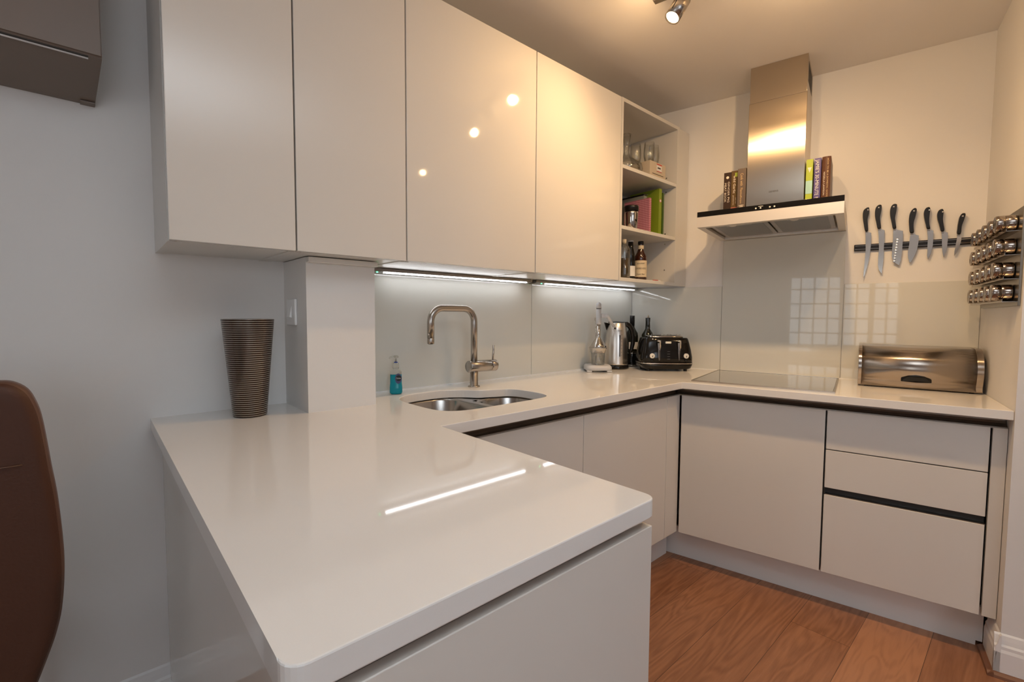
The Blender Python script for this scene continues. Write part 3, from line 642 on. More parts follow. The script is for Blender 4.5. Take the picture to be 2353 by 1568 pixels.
t, c = book('cookbook', 'mottled brown cookbook on the hood with red flowers at its foot', 0.6225, 0.6560, -0.237, HZ, 0.243, 0.18, 'olive', group=BG)
spine_text(t, c, [('cream','wild Garlic',0.016,0.30,0.90,0.090), ('cream','gooseberries',0.007,0.30,0.49,0.05), ('cream','and me',0.006,0.66,0.44,0.03)], 0.6225, 0.6560, -0.2395, HZ, 0.243)
g = G().use('rose'); g.box(0.6235,0.655,-0.2402,-0.2394,HZ+0.030,HZ+0.058,bev=0.0003,seg=1); t.part('spine_picture', g, c)
g = G().use('lime').box(0.640,0.652,-0.2402,-0.2394,HZ+0.212,HZ+0.232); t.part('leaf_picture', g, c)
t, c = book('cookbook', 'brown cookbook with gold lettering touching the left side of the duct', 0.6575, 0.6960, -0.262, HZ, 0.242, 0.18, 'brown2', group=BG)
for f in [c]: f.data.materials.clear(); f.data.materials.append(mat('taupe_brown_cover', (0.12,0.085,0.065), 0.4))
spine_text(t, c, [('gold','Cook with',0.018,0.34,0.90,0.062), ('gold','Flavour',0.016,0.34,0.60,0.045), ('gold','Recipes',0.012,0.36,0.42,0.034)], 0.6575, 0.6960, -0.2645, HZ, 0.242)
g = G().use('cream')
g.box(0.676, 0.678, -0.2652, -0.2644, HZ+0.034, HZ+0.062)
for k in range(4): g.box(0.668-0.002*(k%2), 0.686+0.002*(k%2), -0.2652, -0.2644, HZ+0.036+0.007*k, HZ+0.039+0.007*k)
t.part('spine_emblem', g, c)
t, c = book('cookbook', 'lime green cookbook with pale blue patch, right of the hood duct', 0.9510, 0.9780, -0.255, HZ, 0.234, 0.19, 'lime', group=BG)
g = G().use('teal'); g.box(0.9512, 0.9778, -0.2582, -0.2570, HZ+0.075, HZ+0.135); t.part('blue_patch', g, c)
g = G().use('cream').prism([(0.957, HZ+0.196), (0.973, HZ+0.196), (0.965, HZ+0.172)], -0.2582, -0.2570, 'xz'); t.part('spine_emblem', g, c)
t, c = book('cookbook', 'violet cookbook with big white capitals on its spine', 0.9830, 1.0100, -0.255, HZ, 0.234, 0.20, 'violet', group=BG)
spine_text(t, c, [('wpaper',"JAMIE'S 30-MINUTE MEALS",0.0200,0.22,0.97,0.226)], 0.9830, 1.0100, -0.2575, HZ, 0.234)
t, c = book('cookbook', 'thick chestnut brown cookbook with rounded spine, rightmost on the hood', 1.0125, 1.0470, -0.250, HZ, 0.236, 0.17, 'brown', group=BG, round_=0.006)
spine_text(t, c, [('cream','NIGELLA LAWSON',0.0085,0.22,0.70,0.105), ('gold','HOW TO BE A DOMESTIC GODDESS',0.0085,0.60,0.96,0.195)], 1.0125, 1.0470, -0.2568, HZ, 0.236)

# ------------------------------------------------------------------ knives
t = Thing('magnetic_knife_rack', 'black magnetic knife strip with two silver lines on the hob wall', 'knife rack', (1.36, 0, 1.56), 'B')
g = G().use('blackm'); g.box(1.1455, 1.577, -0.014, -0.0005, 1.5450, 1.5755, bev=0.002); t.part('strip', g)
g = G().use('chrome')
for z in (1.5520, 1.5690): g.box(1.149, 1.574, -0.0155, -0.014, z-0.0012, z+0.0012)
t.part('steel_rail', g, label='thin bright steel line')
kl = ['long slicing knife reaching lowest, nearest the hood', 'long chef knife with a slightly hooked tip, second from the hood', 'scalloped wide-bladed knife, third from the hood', 'broad pointed cook knife at the middle of the rack', 'narrow utility knife, third from the spice rack end', 'slim utility knife with a curved handle, second from the spice rack end', 'small paring knife at the spice rack end']
for i, (bl, hl) in enumerate(KN):
    cs = sum(p[0] for p in hl)/len(hl)
    t = Thing('kitchen_knife', kl[i], 'knife', (cs, -0.017, 1.56), 'B', 'knives hanging on the magnetic rack')
    bot = max(p[1] for p in bl); zl = min(p[1] for p in bl)
    g = G().use('knifesteel'); g.prism(bl, -0.0182, -0.0162, 'xz', bev=0.0006)
    if i == 2:
        for k in range(9): g.lathe([(0,0.0006),(0.004,0.0004),(0.0055,0)], (1.309-0.0010*k, -0.0182, 1.585-0.0125*k), (0,-1,0), 12)
    t.part('blade', g)
    sm = spline(hl, 3)
    cx = sum(p[0] for p in sm)/len(sm)
    g = G().use('blackm').prism(sm, -0.026, -0.0085, 'xz', smooth=True, bev=0.0045); hd_ = t.part('handle', g)
    top = max(hl, key=lambda p: p[1]); g = G().use('chrome')
    g.cyl((top[0], -0.0262, top[1]-0.014), (top[0], -0.0270, top[1]-0.014), 0.0035, n=16); t.part('rivet', g, hd_)
    h2 = sorted(hl, key=lambda p: p[1])[:2]; a, b = min(h2[0][0], h2[1][0]), max(h2[0][0], h2[1][0]); zz = (h2[0][1]+h2[1][1])/2
    g = G().use('chrome').box(a+0.0005, b-0.0005, -0.0215, -0.0135, zz-0.009, zz-0.0002, bev=0.001); t.part('bolster', g)
# ------------------------------------------------------------------ spice rack on the side wall
t = Thing('spice_rack', 'steel wall rack holding four rows of round spice jars at the right edge', 'rack', (SW-0.01, -0.35, 1.27), 'B')
g = G().use('alu'); g.box(SW-0.0075, SW-0.0005, -0.622, -0.050, 1.262, 1.592, bev=0.001); t.part('back_plate', g)
g = G().use('steel')
for z in (1.547, 1.467, 1.386, 1.309):
    g.box(SW-0.040, SW-0.0076, -0.600, -0.060, z-0.0335, z-0.0315); g.box(SW-0.041, SW-0.040, -0.600, -0.060, z-0.0335, z-0.024)
t.part('tray', g)
proto = None; rows = ['top row', 'second row', 'third row', 'bottom row']; cols = ['nearest the viewer', 'second nearest', 'in the middle', 'fourth nearest', 'farthest back']
for r_, z in enumerate((1.547, 1.467, 1.386, 1.309)):
    for c_, d in enumerate((0.545, 0.445, 0.345, 0.245, 0.145)):
        lb = 'steel spice jar in the %s of the rack, %s' % (rows[r_], cols[c_])
        base = (SW-0.009, -d, z-0.0)
        if proto is None:
            t = Thing('spice_jar', lb, 'jar', base, 'B', 'spice jars in the wall rack')
            g = G().use('jarsteel').lathe([(0,0),(0.026,0),(0.0278,0.002),(0.0280,0.004),(0.0280,0.0275),(0.0270,0.0285),(0,0.0285)], base, (-1,0,0), 32); t.part('jar_body', g)
            g = G().use('jarsteel').lathe([(0,0),(0.0275,0),(0.0285,0.001),(0.0285,0.0215),(0.0270,0.0235),(0.021,0.024),(0.020,0.0225),(0,0.0225)], (base[0]-0.0287, base[1], base[2]), (-1,0,0), 32)
            g.use('black').box(base[0]-0.052, base[0]-0.0505, base[1]-0.012, base[1]+0.012, base[2]-0.004, base[2]+0.004); t.part('lid', g)
            proto = t.o
        else:
            o = copy_tree(proto); o.location = toA(*base); o['label'] = lb; o.rotation_euler = (0,0,TH)

# ------------------------------------------------------------------ bread bin
t = Thing('bread_bin', 'polished steel roll-top bread bin with a black handle', 'bread bin', (1.39, -0.14, ZT), 'B')
b0, b1 = 1.183, 1.590; D0 = -0.245
def binprof(k=1.0, dz=0.0):
    p = [(-0.015, 0.006), (D0+0.006, 0.006)]
    n = 14
    for i in range(n+1):
        a = R(-35 + 125*i/n); p.append((-0.150 - 0.098*math.cos(a)*k, 0.085 + 0.098*math.sin(a)*k))
    p += [(-0.04, 0.183), (-0.015, 0.170)]
    return [(y, ZT+z+dz) for y, z in p]
pf = binprof()
for a, b in ((b0, b0+0.012), (b1-0.020, b1)):
    g = G().use('bin').prism(pf, a, b, 'yz', smooth=True, bev=0.002); t.part('end_cap', g)
g = G().use('bin')
p2 = binprof(0.975); g.prism(p2, b0+0.012, b1-0.020, 'yz', smooth=True); t.part('roll_lid', g)
g = G().use('black'); m = (b0+b1)/2 - 0.003
g.loft([[(m+dx*w, D0-0.004+yy, ZT+0.045+zz*0.011) for dx, yy, zz in ((-0.05,0.004,-1),(0,-0.006,-1.1),(0.05,0.004,-1),(0.05,0.006,0.2),(0.028,0.000,1),(0,-0.004,1.25),(-0.028,0.000,1),(-0.05,0.006,0.2))] for w in (1.0,)] + [[(m+dx, D0+0.012, ZT+0.045+zz*0.011) for dx, yy, zz in ((-0.05,0.004,-1),(0,-0.006,-1.1),(0.05,0.004,-1),(0.05,0.006,0.2),(0.028,0.000,1),(0,-0.004,1.25),(-0.028,0.000,1),(-0.05,0.006,0.2))]], smooth=False)
t.part('handle', g)
g = G().use('blackm')
for s in (b0+0.03, b1-0.03):
    for d in (-0.05, -0.215): g.cyl((s, d, ZT+0.0003), (s, d, ZT+0.006), 0.008, n=12)
t.part('rubber_foot', g)
# ------------------------------------------------------------------ things on the worktop
def ellipse_loop(cx, cy, z, rx, ry, n=32, p=2.0):
    o = []
    for k in range(n):
        a = 2*math.pi*k/n; c, s = math.cos(a), math.sin(a)
        o.append((cx + rx*math.copysign(abs(c)**(2/p), c), cy + ry*math.copysign(abs(s)**(2/p), s), z))
    return o
g = G().use('vase')
g.lathe([(0,0.001),(0.0455,0.001),(0.0465,0.003),(0.0710,0.292),(0.0712,0.2945),(0.0700,0.2950),(0.0690,0.292),(0.0445,0.012),(0,0.010)], n=64)
single('tall_vase', g, 'tall tapering dark brown vase with fine pale rings, standing by the wall', 'vase', (-2.228, -0.140, ZT), 'L')
# soap
t = Thing('soap_bottle', 'clear pump bottle of turquoise hand soap by the sink', 'soap bottle', (-1.702, -0.074, ZT), 'L', rotz=R(-28))
def sl(z, rx, ry, p=3.0): return ellipse_loop(0, 0, z, rx, ry, 32, p)
g = G().use('liquid').loft([sl(0.001,0.020,0.015), sl(0.006,0.0245,0.0185), sl(0.025,0.0245,0.0185), sl(0.045,0.0225,0.0170), sl(0.078,0.0222,0.0168)]); t.part('liquid', g)
g = G().use('frost').loft([sl(0.0785,0.0226,0.0170), sl(0.088,0.0220,0.0165), sl(0.094,0.018,0.0145), sl(0.098,0.012,0.012,2.2), sl(0.103,0.0115,0.0115,2)], ); t.part('bottle_shoulder', g, label='clear empty bottle shoulder')
g = G().use('frost').lathe([(0,0.1032),(0.0125,0.1032),(0.0125,0.113),(0.010,0.1225),(0,0.1225)]); p_ = t.part('pump', g)
g = G().use('blue').lathe([(0,0.1226),(0.0075,0.1226),(0.0075,0.1262),(0,0.1262)]); t.part('collar', g, p_, 'blue collar')
g = G().use('frost').lathe([(0,0.1264),(0.0035,0.1264),(0.0035,0.140),(0.010,0.142),(0.0105,0.147),(0.008,0.151),(0,0.152)]); g.tube([(0,0,0.146),(-0.012,-0.002,0.147),(-0.022,-0.003,0.144),(-0.024,-0.003,0.139)], 0.0028, 10); t.part('nozzle', g, p_)
g = G().use('navy')
g.bm.verts.ensure_lookup_table()
def badge(g, cx, cz, rx, rz, y, n=24): return g.prism([(cx+rx*math.cos(2*math.pi*k/n), cz+rz*math.sin(2*math.pi*k/n)) for k in range(n)], y-0.0004, y, 'xz')
badge(g, 0.009, 0.062, 0.0125, 0.020, -0.0172); g.use('blackm'); badge(g, 0.010, 0.064, 0.0105, 0.0115, -0.0177); g.use('wpaper'); g.text('Carex', 0.009, (0.0095,-0.0182,0.061), (1,0,0), (0,0,1), 'CENTER', wide=0.018); t.part('label', g, label='dark blue oval label with white lettering')
# light switch on the pier's side
t = Thing('light_switch', 'white rocker switch on the side of the boxed-in pier', 'light switch', (-2.0845, -0.094, 1.226))
g = G().use('white').box(-2.0925, -2.0845, -0.138, -0.052, 1.184, 1.270, bev=0.0025); pl = t.part('plate', g)
g = G().use('white').prism([(-2.0930, 1.208), (-2.1010, 1.211), (-2.0945, 1.246), (-2.0930, 1.246)], -0.111, -0.079, 'xz', bev=0.0008); t.part('rocker', g, pl)
# juicer
t = Thing('lever_juicer', 'grey and steel hand-lever citrus juicer with a glass cup', 'juicer', (-0.475, -0.105, ZT), 'L', rotz=R(-42))
g = G().use('grey')
g.loft([ellipse_loop(0,0,z,rx,ry,40,4.5) for z, rx, ry in ((0.010,0.071,0.070),(0.012,0.0735,0.073),(0.028,0.073,0.0725),(0.036,0.066,0.066),(0.0375,0.055,0.055))])
for sx in (-1,1):
    for sy in (-1,1): g.box(sx*0.055-0.014, sx*0.055+0.014, sy*0.055-0.014, sy*0.055+0.014, 0.001, 0.0105, bev=0.002)
t.part('base', g)
g = G().use('glass').lathe([(0,0.038),(0.034,0.038),(0.036,0.042),(0.0405,0.104),(0.0385,0.104),(0.034,0.045),(0,0.042)], (0,-0.012,0)); t.part('cup', g, label='clear cup')
g = G().use('chrome').lathe([(0.036,0.104),(0.043,0.106),(0.049,0.130),(0.052,0.133),(0.050,0.1345),(0.020,0.128),(0,0.126)], (0,-0.012,0)); t.part('strainer_bowl', g)
g = G().use('chrome').lathe([(0,0.1362),(0.046,0.1362),(0.0465,0.138),(0.036,0.155),(0.020,0.180),(0.0135,0.190),(0.012,0.200),(0.0115,0.262),(0,0.262)], (0,-0.012,0)); t.part('press_cone', g)
g = G().use('grey').lathe([(0,0.262),(0.0140,0.262),(0.0145,0.266),(0.0140,0.348),(0,0.348)], (0,-0.012,0)); g.use('blackm').lathe([(0,0.3482),(0.0135,0.3482),(0.0135,0.351),(0,0.351)], (0,-0.012,0)); g.use('grey').lathe([(0,0.3512),(0.0150,0.3512),(0.0155,0.360),(0.0135,0.376),(0.006,0.3845),(0,0.385)], (0,-0.012,0)); t.part('sleeve', g)
g = G().use('grey'); g.box(0.013, 0.052, -0.021, -0.003, 0.300, 0.323, bev=0.004); g.tube([(0.040,-0.012,0.316),(0.054,-0.014,0.300),(0.086,-0.018,0.248)], [0.010,0.0085,0.0075], 14); lv = t.part('lever_arm', g)
g = G().use('grey').lathe([(0.006,0),(0.0098,0.001),(0.0105,0.006),(0.0098,0.012),(0.007,0.0125),(0.0065,0.003)], (0.086,-0.023,0.240), (0.2,-1,0.1), 20); g.use('black').lathe([(0,0.004),(0.0065,0.004)], (0.086,-0.023,0.240), (0.2,-1,0.1), 20); t.part('lever_end', g, lv)
g = G().use('chrome').cyl((0,0.050,0.036),(0,0.050,0.290),0.006); g.use('chrome').box(-0.012,0.012,-0.003,0.056,0.282,0.300,bev=0.003); t.part('column', g)
# kettle
t = Thing('electric_kettle', 'brushed steel jug kettle with black handle and water gauge', 'kettle', (-0.277, -0.086, ZT), 'L', rotz=R(-34))
g = G().use('black').lathe([(0,0.001),(0.074,0.001),(0.076,0.004),(0.075,0.016),(0.070,0.022),(0,0.022)], n=48); t.part('power_base', g)
g = G().use('kettlesteel').lathe([(0,0.0225),(0.0680,0.0225),(0.0685,0.030),(0.0665,0.090),(0.0645,0.170),(0.0585,0.225),(0.0510,0.2685),(0.0495,0.270),(0,0.270)], n=64); bd = t.part('body', g)
g = G().use('blackm').lathe([(0,0.2702),(0.0485,0.2702),(0.046,0.275),(0,0.278)], n=48); t.part('kettle_lid', g)
g = G().use('black').loft([[(-0.048,-0.022,0.266),(-0.048,0.022,0.266),(-0.055,0,0.225)], [(-0.074,-0.008,0.2715),(-0.074,0.008,0.2715),(-0.062,0,0.228)]], smooth=False); t.part('spout', g)
g = G().use('black').tube([(0.040,0,0.262),(0.062,0,0.262),(0.080,0,0.252),(0.097,0,0.225),(0.104,0,0.190),(0.104,0,0.150),(0.096,0,0.110),(0.082,0,0.090)], [0.014,0.015,0.0155,0.0155,0.0145,0.013,0.011,0.009], 16); t.part('handle', g)
g = G().use('black').box(-0.004, 0.0005, -0.0685, -0.0655, 0.075, 0.200, bev=0.001); g.use('ink')
for k in range(7): g.box(0.006, 0.011, -0.0675, -0.0655, 0.080+0.020*k, 0.0815+0.020*k)
g.text('SIEMENS', 0.0065, (0.000,-0.0608,0.222), (1,0,0), (0,0,1), 'CENTER', ext=0.0012, wide=0.026)
t.part('water_gauge', g, bd, 'dark vertical gauge with tick marks')
# wine bottles
def wine(name, label, loc, capsule, h=0.305, r=0.0375, frame='L', group='wine bottles in the corner', extra=None):
    t = Thing(name, label, 'bottle', loc, 'L', group)
    g = G().use('wine').lathe([(0,0.001),(r-0.004,0.001),(r,0.005),(r,h*0.60),(r*0.93,h*0.66),(r*0.62,h*0.72),(0.0150,h*0.77),(0.0135,h*0.90),(0.0150,h*0.985),(0.0145,h),(0,h)], n=40); b = t.part('bottle_body', g)
    if capsule: g = G().use('blackm').lathe([(0.0146,h*0.80),(0.0149,h*0.80),(0.0149,h*1.003),(0,h*1.003)], n=32); t.part('capsule', g)
    return t, b
t, b = wine('wine_bottle', 'dark wine bottle with a black capsule standing behind the kettle handle', (-0.088, -0.068, ZT), True, 0.312)
def wrap_label(t, key, r, z0, z1, a0, a1, parent=None, name='label', txt=None):
    g = G().use(key); n = 14
    A = [[g.bm.verts.new((r*math.cos(R(a0+(a1-a0)*k/n)), r*math.sin(R(a0+(a1-a0)*k/n)), z)) for k in range(n+1)] for z in (z0, z1)]
    for k in range(n): g._f([A[0][k], A[0][k+1], A[1][k+1], A[1][k]], True)
    if txt:
        for string, size, zz, wd, ca, key2 in txt:
            g.use(key2); vs, fs = textmesh(string); x0 = min(v[0] for v in vs); x1 = max(v[0] for v in vs); kx = wd/(x1-x0)
            bv = []
            for v in vs:
                a = R(ca) + ((v[0]-(x0+x1)/2)*kx)/r; bv.append(g.bm.verts.new(((r+0.0006)*math.cos(a), (r+0.0006)*math.sin(a), zz+v[1]*size)))
            for f in fs: g._f([bv[i] for i in f])
    return t.part(name, g, parent)
wrap_label(t, 'wpaper', 0.0381, 0.107, 0.150, -175, -70, b)
g = G().use('wpaper').lathe([(0,0.0005),(0.007,0.0005),(0.007,0)], (-0.0232,-0.0302,0.172), (-0.61,-0.79,0), 20); t.part('seal', g, b, 'small round white seal')
g = G().use('black').lathe([(0.0385,0.001),(0.0425,0.001),(0.0430,0.004),(0.0430,0.092),(0.0410,0.094),(0.0388,0.092)], n=48); g.use('chrome').lathe([(0.0428,0.080),(0.0436,0.081),(0.0436,0.084),(0.0428,0.085)], n=48); g.lathe([(0.0428,0.004),(0.0438,0.005),(0.0438,0.009),(0.0428,0.010)], n=48)
g.use('black').lathe([(0.0386,0.0012),(0,0.0012)])
single('bottle_cooler', g, 'black cylindrical bottle holder with chrome bands around the foot of the wine bottle', 'bottle holder', (-0.088, -0.068, ZT), 'L')
p = toA(0.135, -0.065, ZT)
t, b = wine('wine_bottle', 'open dark wine bottle with a paper tag at its mouth, standing behind the toaster', p, False, 0.300)
g = G().use('cardb').loft([[(-0.010,-0.004,0.300),(0.014,-0.004,0.297),(0.003,-0.002,0.318)], [(-0.010,0.004,0.300),(0.014,0.004,0.297),(0.003,0.002,0.318)]], smooth=False); g.use('ink').tube([(0.012,0,0.300),(0.019,-0.003,0.290),(0.016,-0.003,0.280),(0.021,-0.002,0.272)], 0.0012, 8); t.part('paper_tag', g)
# toaster
tx = Vector((0.746, -0.666, 0)); ty = Vector((0.666, 0.746, 0)); fm = Vector((-0.187, -0.378, ZT))
ctr = fm + ty*0.100
t = Thing('four_slot_toaster', 'glossy black four-slot toaster with chrome levers and top', 'toaster', ctr, 'L', rotz=math.atan2(tx.y, tx.x))
def tl(z, w, d, p=6): return ellipse_loop(0, 0, z, w, d, 56, p)
g = G().use('black').loft([tl(0.012,0.128,0.088), tl(0.016,0.138,0.094), tl(0.032,0.1450,0.0975), tl(0.042,0.1470,0.0990)]); t.part('lower_skirt', g)
g = G().use('chrome').loft([tl(0.0421,0.1475,0.0992), tl(0.0440,0.1485,0.1000), tl(0.0475,0.1480,0.0998)]); t.part('trim_band', g)
g = G().use('black').loft([tl(0.0476,0.1465,0.0985), tl(0.080,0.1455,0.0965), tl(0.120,0.139,0.0915), tl(0.160,0.130,0.083), tl(0.182,0.124,0.077), tl(0.188,0.119,0.073)]); bd = t.part('body', g)
g = G().use('chrome').loft([tl(0.1881,0.098,0.067), tl(0.1955,0.097,0.066), tl(0.1995,0.092,0.062)]); g.use('blackm')
for sx in (-0.045, 0.045):
    for sy in (-0.028, 0.024): g.box(sx-0.036, sx+0.036, sy-0.009, sy+0.009, 0.1996, 0.2002)
tp = t.part('top_plate', g, label='polished chrome top with four bread slots')
g = G().use('steel')
for sx in (-0.072,-0.02,0.02,0.072): g.tube([(sx-0.010,-0.035,0.2015),(sx-0.010,-0.035,0.2070),(sx+0.010,-0.035,0.2070),(sx+0.010,-0.035,0.2015)], 0.0012, 8)
t.part('bread_rack', g, tp)
def tf(z): # front face depth at height z
    return -(0.0985 + (0.083-0.0985)*(z-0.048)/0.112)
for sx in (-0.051, 0.062):
    g = G().use('chrome'); g.tube([(sx-0.010,tf(0.168)-0.006,0.164),(sx-0.009,tf(0.172)-0.016,0.172),(sx,tf(0.17)-0.018,0.171),(sx+0.003,tf(0.158)-0.012,0.158),(sx+0.003,tf(0.13)-0.009,0.130)], [0.005,0.0065,0.0065,0.005,0.004], 14)
    g.prism([(sx-0.012, 0.160), (sx+0.004, 0.160), (sx+0.003, 0.052), (sx-0.003, 0.052)], -0.0975, -0.0905, 'xz', bev=0.001)
    g.use('black').box(sx-0.0012, sx+0.0012, -0.1002, -0.0970, 0.058, 0.120)
    lvr = t.part('lever', g)
for sx, key in ((-0.092, 'dial'), (0.098, 'dial')):
    g = G().use('chrome').lathe([(0.0140,-0.004),(0.0165,0.001),(0.0150,0.006),(0.0140,0.0065)], (sx, -0.0935, 0.088), (0,-1,0.12), 28); g.use(key).lathe([(0,0.0045),(0.0142,0.0045)], (sx, -0.0935, 0.088), (0,-1,0.12), 28)
    g.use('blackm'); g.prism([(sx-0.0012,0.080),(sx+0.0012,0.080),(sx+0.0035,0.091),(sx-0.0005,0.089)], -0.1010, -0.0990, 'xz'); dl_ = t.part('browning_dial', g)
    g = G().use('black').lathe([(0,-0.004),(0.010,-0.004),(0.0095,0.006),(0,0.007)], (sx+0.001, -0.0950, 0.062), (0,-1,0.08), 20); t.part('control_knob', g)
g = G().use('dial').box(-0.0160, 0.0170, -0.0880, -0.0800, 0.1560, 0.1680, bev=0.003); t.part('name_plate', g, bd, 'small pale name plate')
g = G().use('steel')
for k in range(4): g.box(-0.008, 0.008, -0.0978+0.001*k, -0.0930, 0.070+0.014*k, 0.0712+0.014*k)
t.part('button_row', g, bd)
g = G().use('blackm')
for sx in (-0.105, 0.105):
    for sy in (-0.066, 0.066): g.cyl((sx, sy, 0.0003), (sx, sy, 0.0125), 0.010, n=14)
t.part('foot', g)

# ------------------------------------------------------------------ inside the open shelves
S1, S2, S3 = 1.415, 1.675, 1.975
# lower compartment: bottles
t = Thing('beer_bottle', 'brown beer bottle with a cream label on the lowest open shelf', 'bottle', (-0.322, -0.270, S1), 'L')
g = G().use('amber').lathe([(0,0.001),(0.031,0.001),(0.034,0.005),(0.034,0.118),(0.031,0.134),(0.020,0.155),(0.0145,0.172),(0.0135,0.205),(0.0150,0.208),(0.0140,0.212),(0,0.212)], n=40); b = t.part('bottle_body', g)
wrap_label(t, 'paper', 0.0345, 0.018, 0.108, -215, -70, b, 'label', [('BRAKSPEAR', 0.010, 0.088, 0.040, -143, 'ink'), ('OXFORD GOLD', 0.013, 0.060, 0.062, -143, 'ink'), ('Organic Beer', 0.011, 0.030, 0.044, -143, 'ink')])
wrap_label(t, 'paper', 0.0160, 0.172, 0.192, -240, -50, b, 'neck_label')
g = G().use('blackm').lathe([(0.0155,0.198),(0.0162,0.198),(0.0150,0.215),(0,0.217)], n=24); t.part('cap', g)
t = Thing('sauce_bottle', 'slim black bottle with a striped neck behind the beer bottle', 'bottle', (-0.397, -0.255, S1), 'L')
g = G().use('black').lathe([(0,0.001),(0.024,0.001),(0.026,0.004),(0.026,0.110),(0.023,0.140),(0.0150,0.175),(0.0140,0.205),(0,0.205)], n=36); b = t.part('bottle_body', g)
g = G().use('grey').lathe([(0,0.2052),(0.0155,0.2052),(0.0155,0.211),(0.0145,0.2125),(0,0.213)], n=24); t.part('cap', g)
wrap_label(t, 'wpaper', 0.0265, 0.020, 0.075, -160, -60, b)
t = Thing('oil_bottle', 'square-shouldered clear bottle of brownish oil at the left edge of the lowest open shelf', 'bottle', (-0.500, -0.285, S1), 'L')
g = G().use('amberoil').lathe([(0,0.003),(0.030,0.003),(0.031,0.006),(0.031,0.105),(0,0.105)], n=32); t.part('oil', g)
g = G().use('glass').lathe([(0,0.001),(0.032,0.001),(0.0328,0.004),(0.0328,0.150),(0.026,0.168),(0.013,0.176),(0.0125,0.188),(0.0105,0.188),(0.011,0.176),(0.024,0.165),(0.0315,0.150),(0.0315,0.0055),(0,0.002)], n=32); t.part('bottle_body', g)
g = G().use('cardb').lathe([(0,0.180),(0.0105,0.180),(0.012,0.1885),(0.012,0.204),(0,0.206)], n=20); t.part('cork', g)
g = G().use('wpaper'); g.loft([ellipse_loop(0,0,z,rx,ry,20,3) for z, rx, ry in ((0.0005,0.040,0.018),(0.004,0.043,0.020),(0.008,0.036,0.015))]); g.use('red').box(-0.022, 0.012, -0.0205, -0.008, 0.0055, 0.0088)
single('food_packet', g, 'small flat white and red packet on the lowest open shelf', 'packet', (-0.205, -0.285, S1), 'L', rotz=R(-20))
# middle compartment
t = Thing('travel_mug', 'steel travel mug with a black lid in front of the books', 'travel mug', (-0.432, -0.280, S2), 'L')
g = G().use('chrome').lathe([(0,0.001),(0.029,0.001),(0.031,0.004),(0.0350,0.085),(0.0350,0.100),(0,0.100)], n=40); t.part('cup_body', g)
g = G().use('blackm').lathe([(0,0.1002),(0.0375,0.1002),(0.0375,0.122),(0.0350,0.127),(0,0.127)], n=40); t.part('lid', g)
def shelfbook(label, loc, rz, th, h, depth, cover, name='cookbook', tilt=0.0):
    """book upright: spine towards -y, covers at +-x"""
    t = Thing(name, label, 'book', loc, 'L', 'cookbooks on the middle open shelf', rotz=R(rz))
    g = G().use(cover); g.box(-th/2, -th/2+0.002, 0, depth, 0, h); g.box(th/2-0.002, th/2, 0, depth, 0, h); g.box(-th/2, th/2, -0.002, 0.0003, 0, h, bev=0.0007); c = t.part('cover', g)
    g = G().use('pages').box(-th/2+0.0022, th/2-0.0022, 0.0005, depth-0.003, 0.002, h-0.003); t.part('page_block', g)
    return t, c
t, c = shelfbook('tall lime green cookbook with a photo on its front cover, on the middle open shelf', (-0.172, -0.292, S2+0.0005), -4, 0.026, 0.262, 0.200, 'green')
g = G().use('brown').box(-0.0134, -0.0132, 0.120, 0.185, 0.060, 0.150); g.use('cream')
for k in range(4): g.box(-0.0134, -0.0132, 0.070, 0.150, 0.205+0.012*k, 0.2065+0.012*k)
t.part('cover_picture', g, c)
g = G().use('rose').lathe([(0,0.0006),(0.0095,0.0005),(0.010,0)], (0,-0.002,0.195), (0,-1,0), 20); g.use('wpaper').lathe([(0,0.0010),(0.006,0.0009),(0.0065,0.0004)], (0,-0.002,0.195), (0,-1,0), 20); t.part('spine_emblem', g, c)
t, c = shelfbook('thin dark green book beside the cabinet side, last on the middle open shelf', (-0.120, -0.280, S2+0.0005), -3, 0.014, 0.250, 0.190, 'dgreen')
t, c = shelfbook('pink gingham-covered cookbook leaning behind the travel mug', (-0.290, -0.302, S2+0.0005), -3, 0.018, 0.190, 0.165, 'gingham')
t, c = shelfbook('grey-green ring-bound folder with a black top edge behind the gingham book', (-0.252, -0.245, S2+0.0005), -3, 0.026, 0.218, 0.225, 'greybook', 'ring_binder')
t.o.rotation_euler = (0, 0, R(-3)); t.o['category'] = 'folder'
g = G().use('black').box(-0.0135, 0.0135, -0.001, 0.224, 0.2185, 0.228, bev=0.002); t.part('black_edge', g, label='black top edge')
t, c = shelfbook('dull plum-coloured book half hidden at the left edge of the middle open shelf', (-0.545, -0.225, S2+0.0005), 0, 0.030, 0.190, 0.19, 'rose')
c.data.materials.clear(); c.data.materials.append(mat('plum_cover', (0.16,0.05,0.06), 0.5))
# upper compartment
t = Thing('gift_box', 'cream cardboard box with a red printed label, carrying drinking glasses', 'box', (-0.235, -0.190, S3), 'L', rotz=R(0))
g = G().use('cardb').box(-0.082, 0.075, -0.124, 0.10, 0.0005, 0.086, bev=0.0012); c = t.part('carton', g)
g = G().use('wpaper').box(-0.018, 0.034, -0.1250, -0.1245, 0.038, 0.080); g.use('red'); g.box(-0.018, 0.034, -0.1256, -0.1250, 0.074, 0.080); g.box(-0.018, 0.034, -0.1256, -0.1250, 0.038, 0.0415); g.use('ink').box(-0.008, 0.022, -0.1256, -0.1250, 0.055, 0.062); g.box(-0.060, 0.052, -0.1250, -0.1245, 0.020, 0.0225)
t.part('printed_label', g, c)
def tumbler(loc, lb, k=1.0):
    g = G().use('glass').lathe([(0,0.001),(0.020,0.001),(0.0235,0.004),(0.0305,0.040),(0.0310,0.060),(0.0270,0.112),(0.0258,0.112),(0.0295,0.060),(0.0290,0.040),(0.0222,0.010),(0,0.009)], n=36)
    return single('drinking_glass', g, lb, 'glass', loc, 'L', 'cut glasses standing on the box')
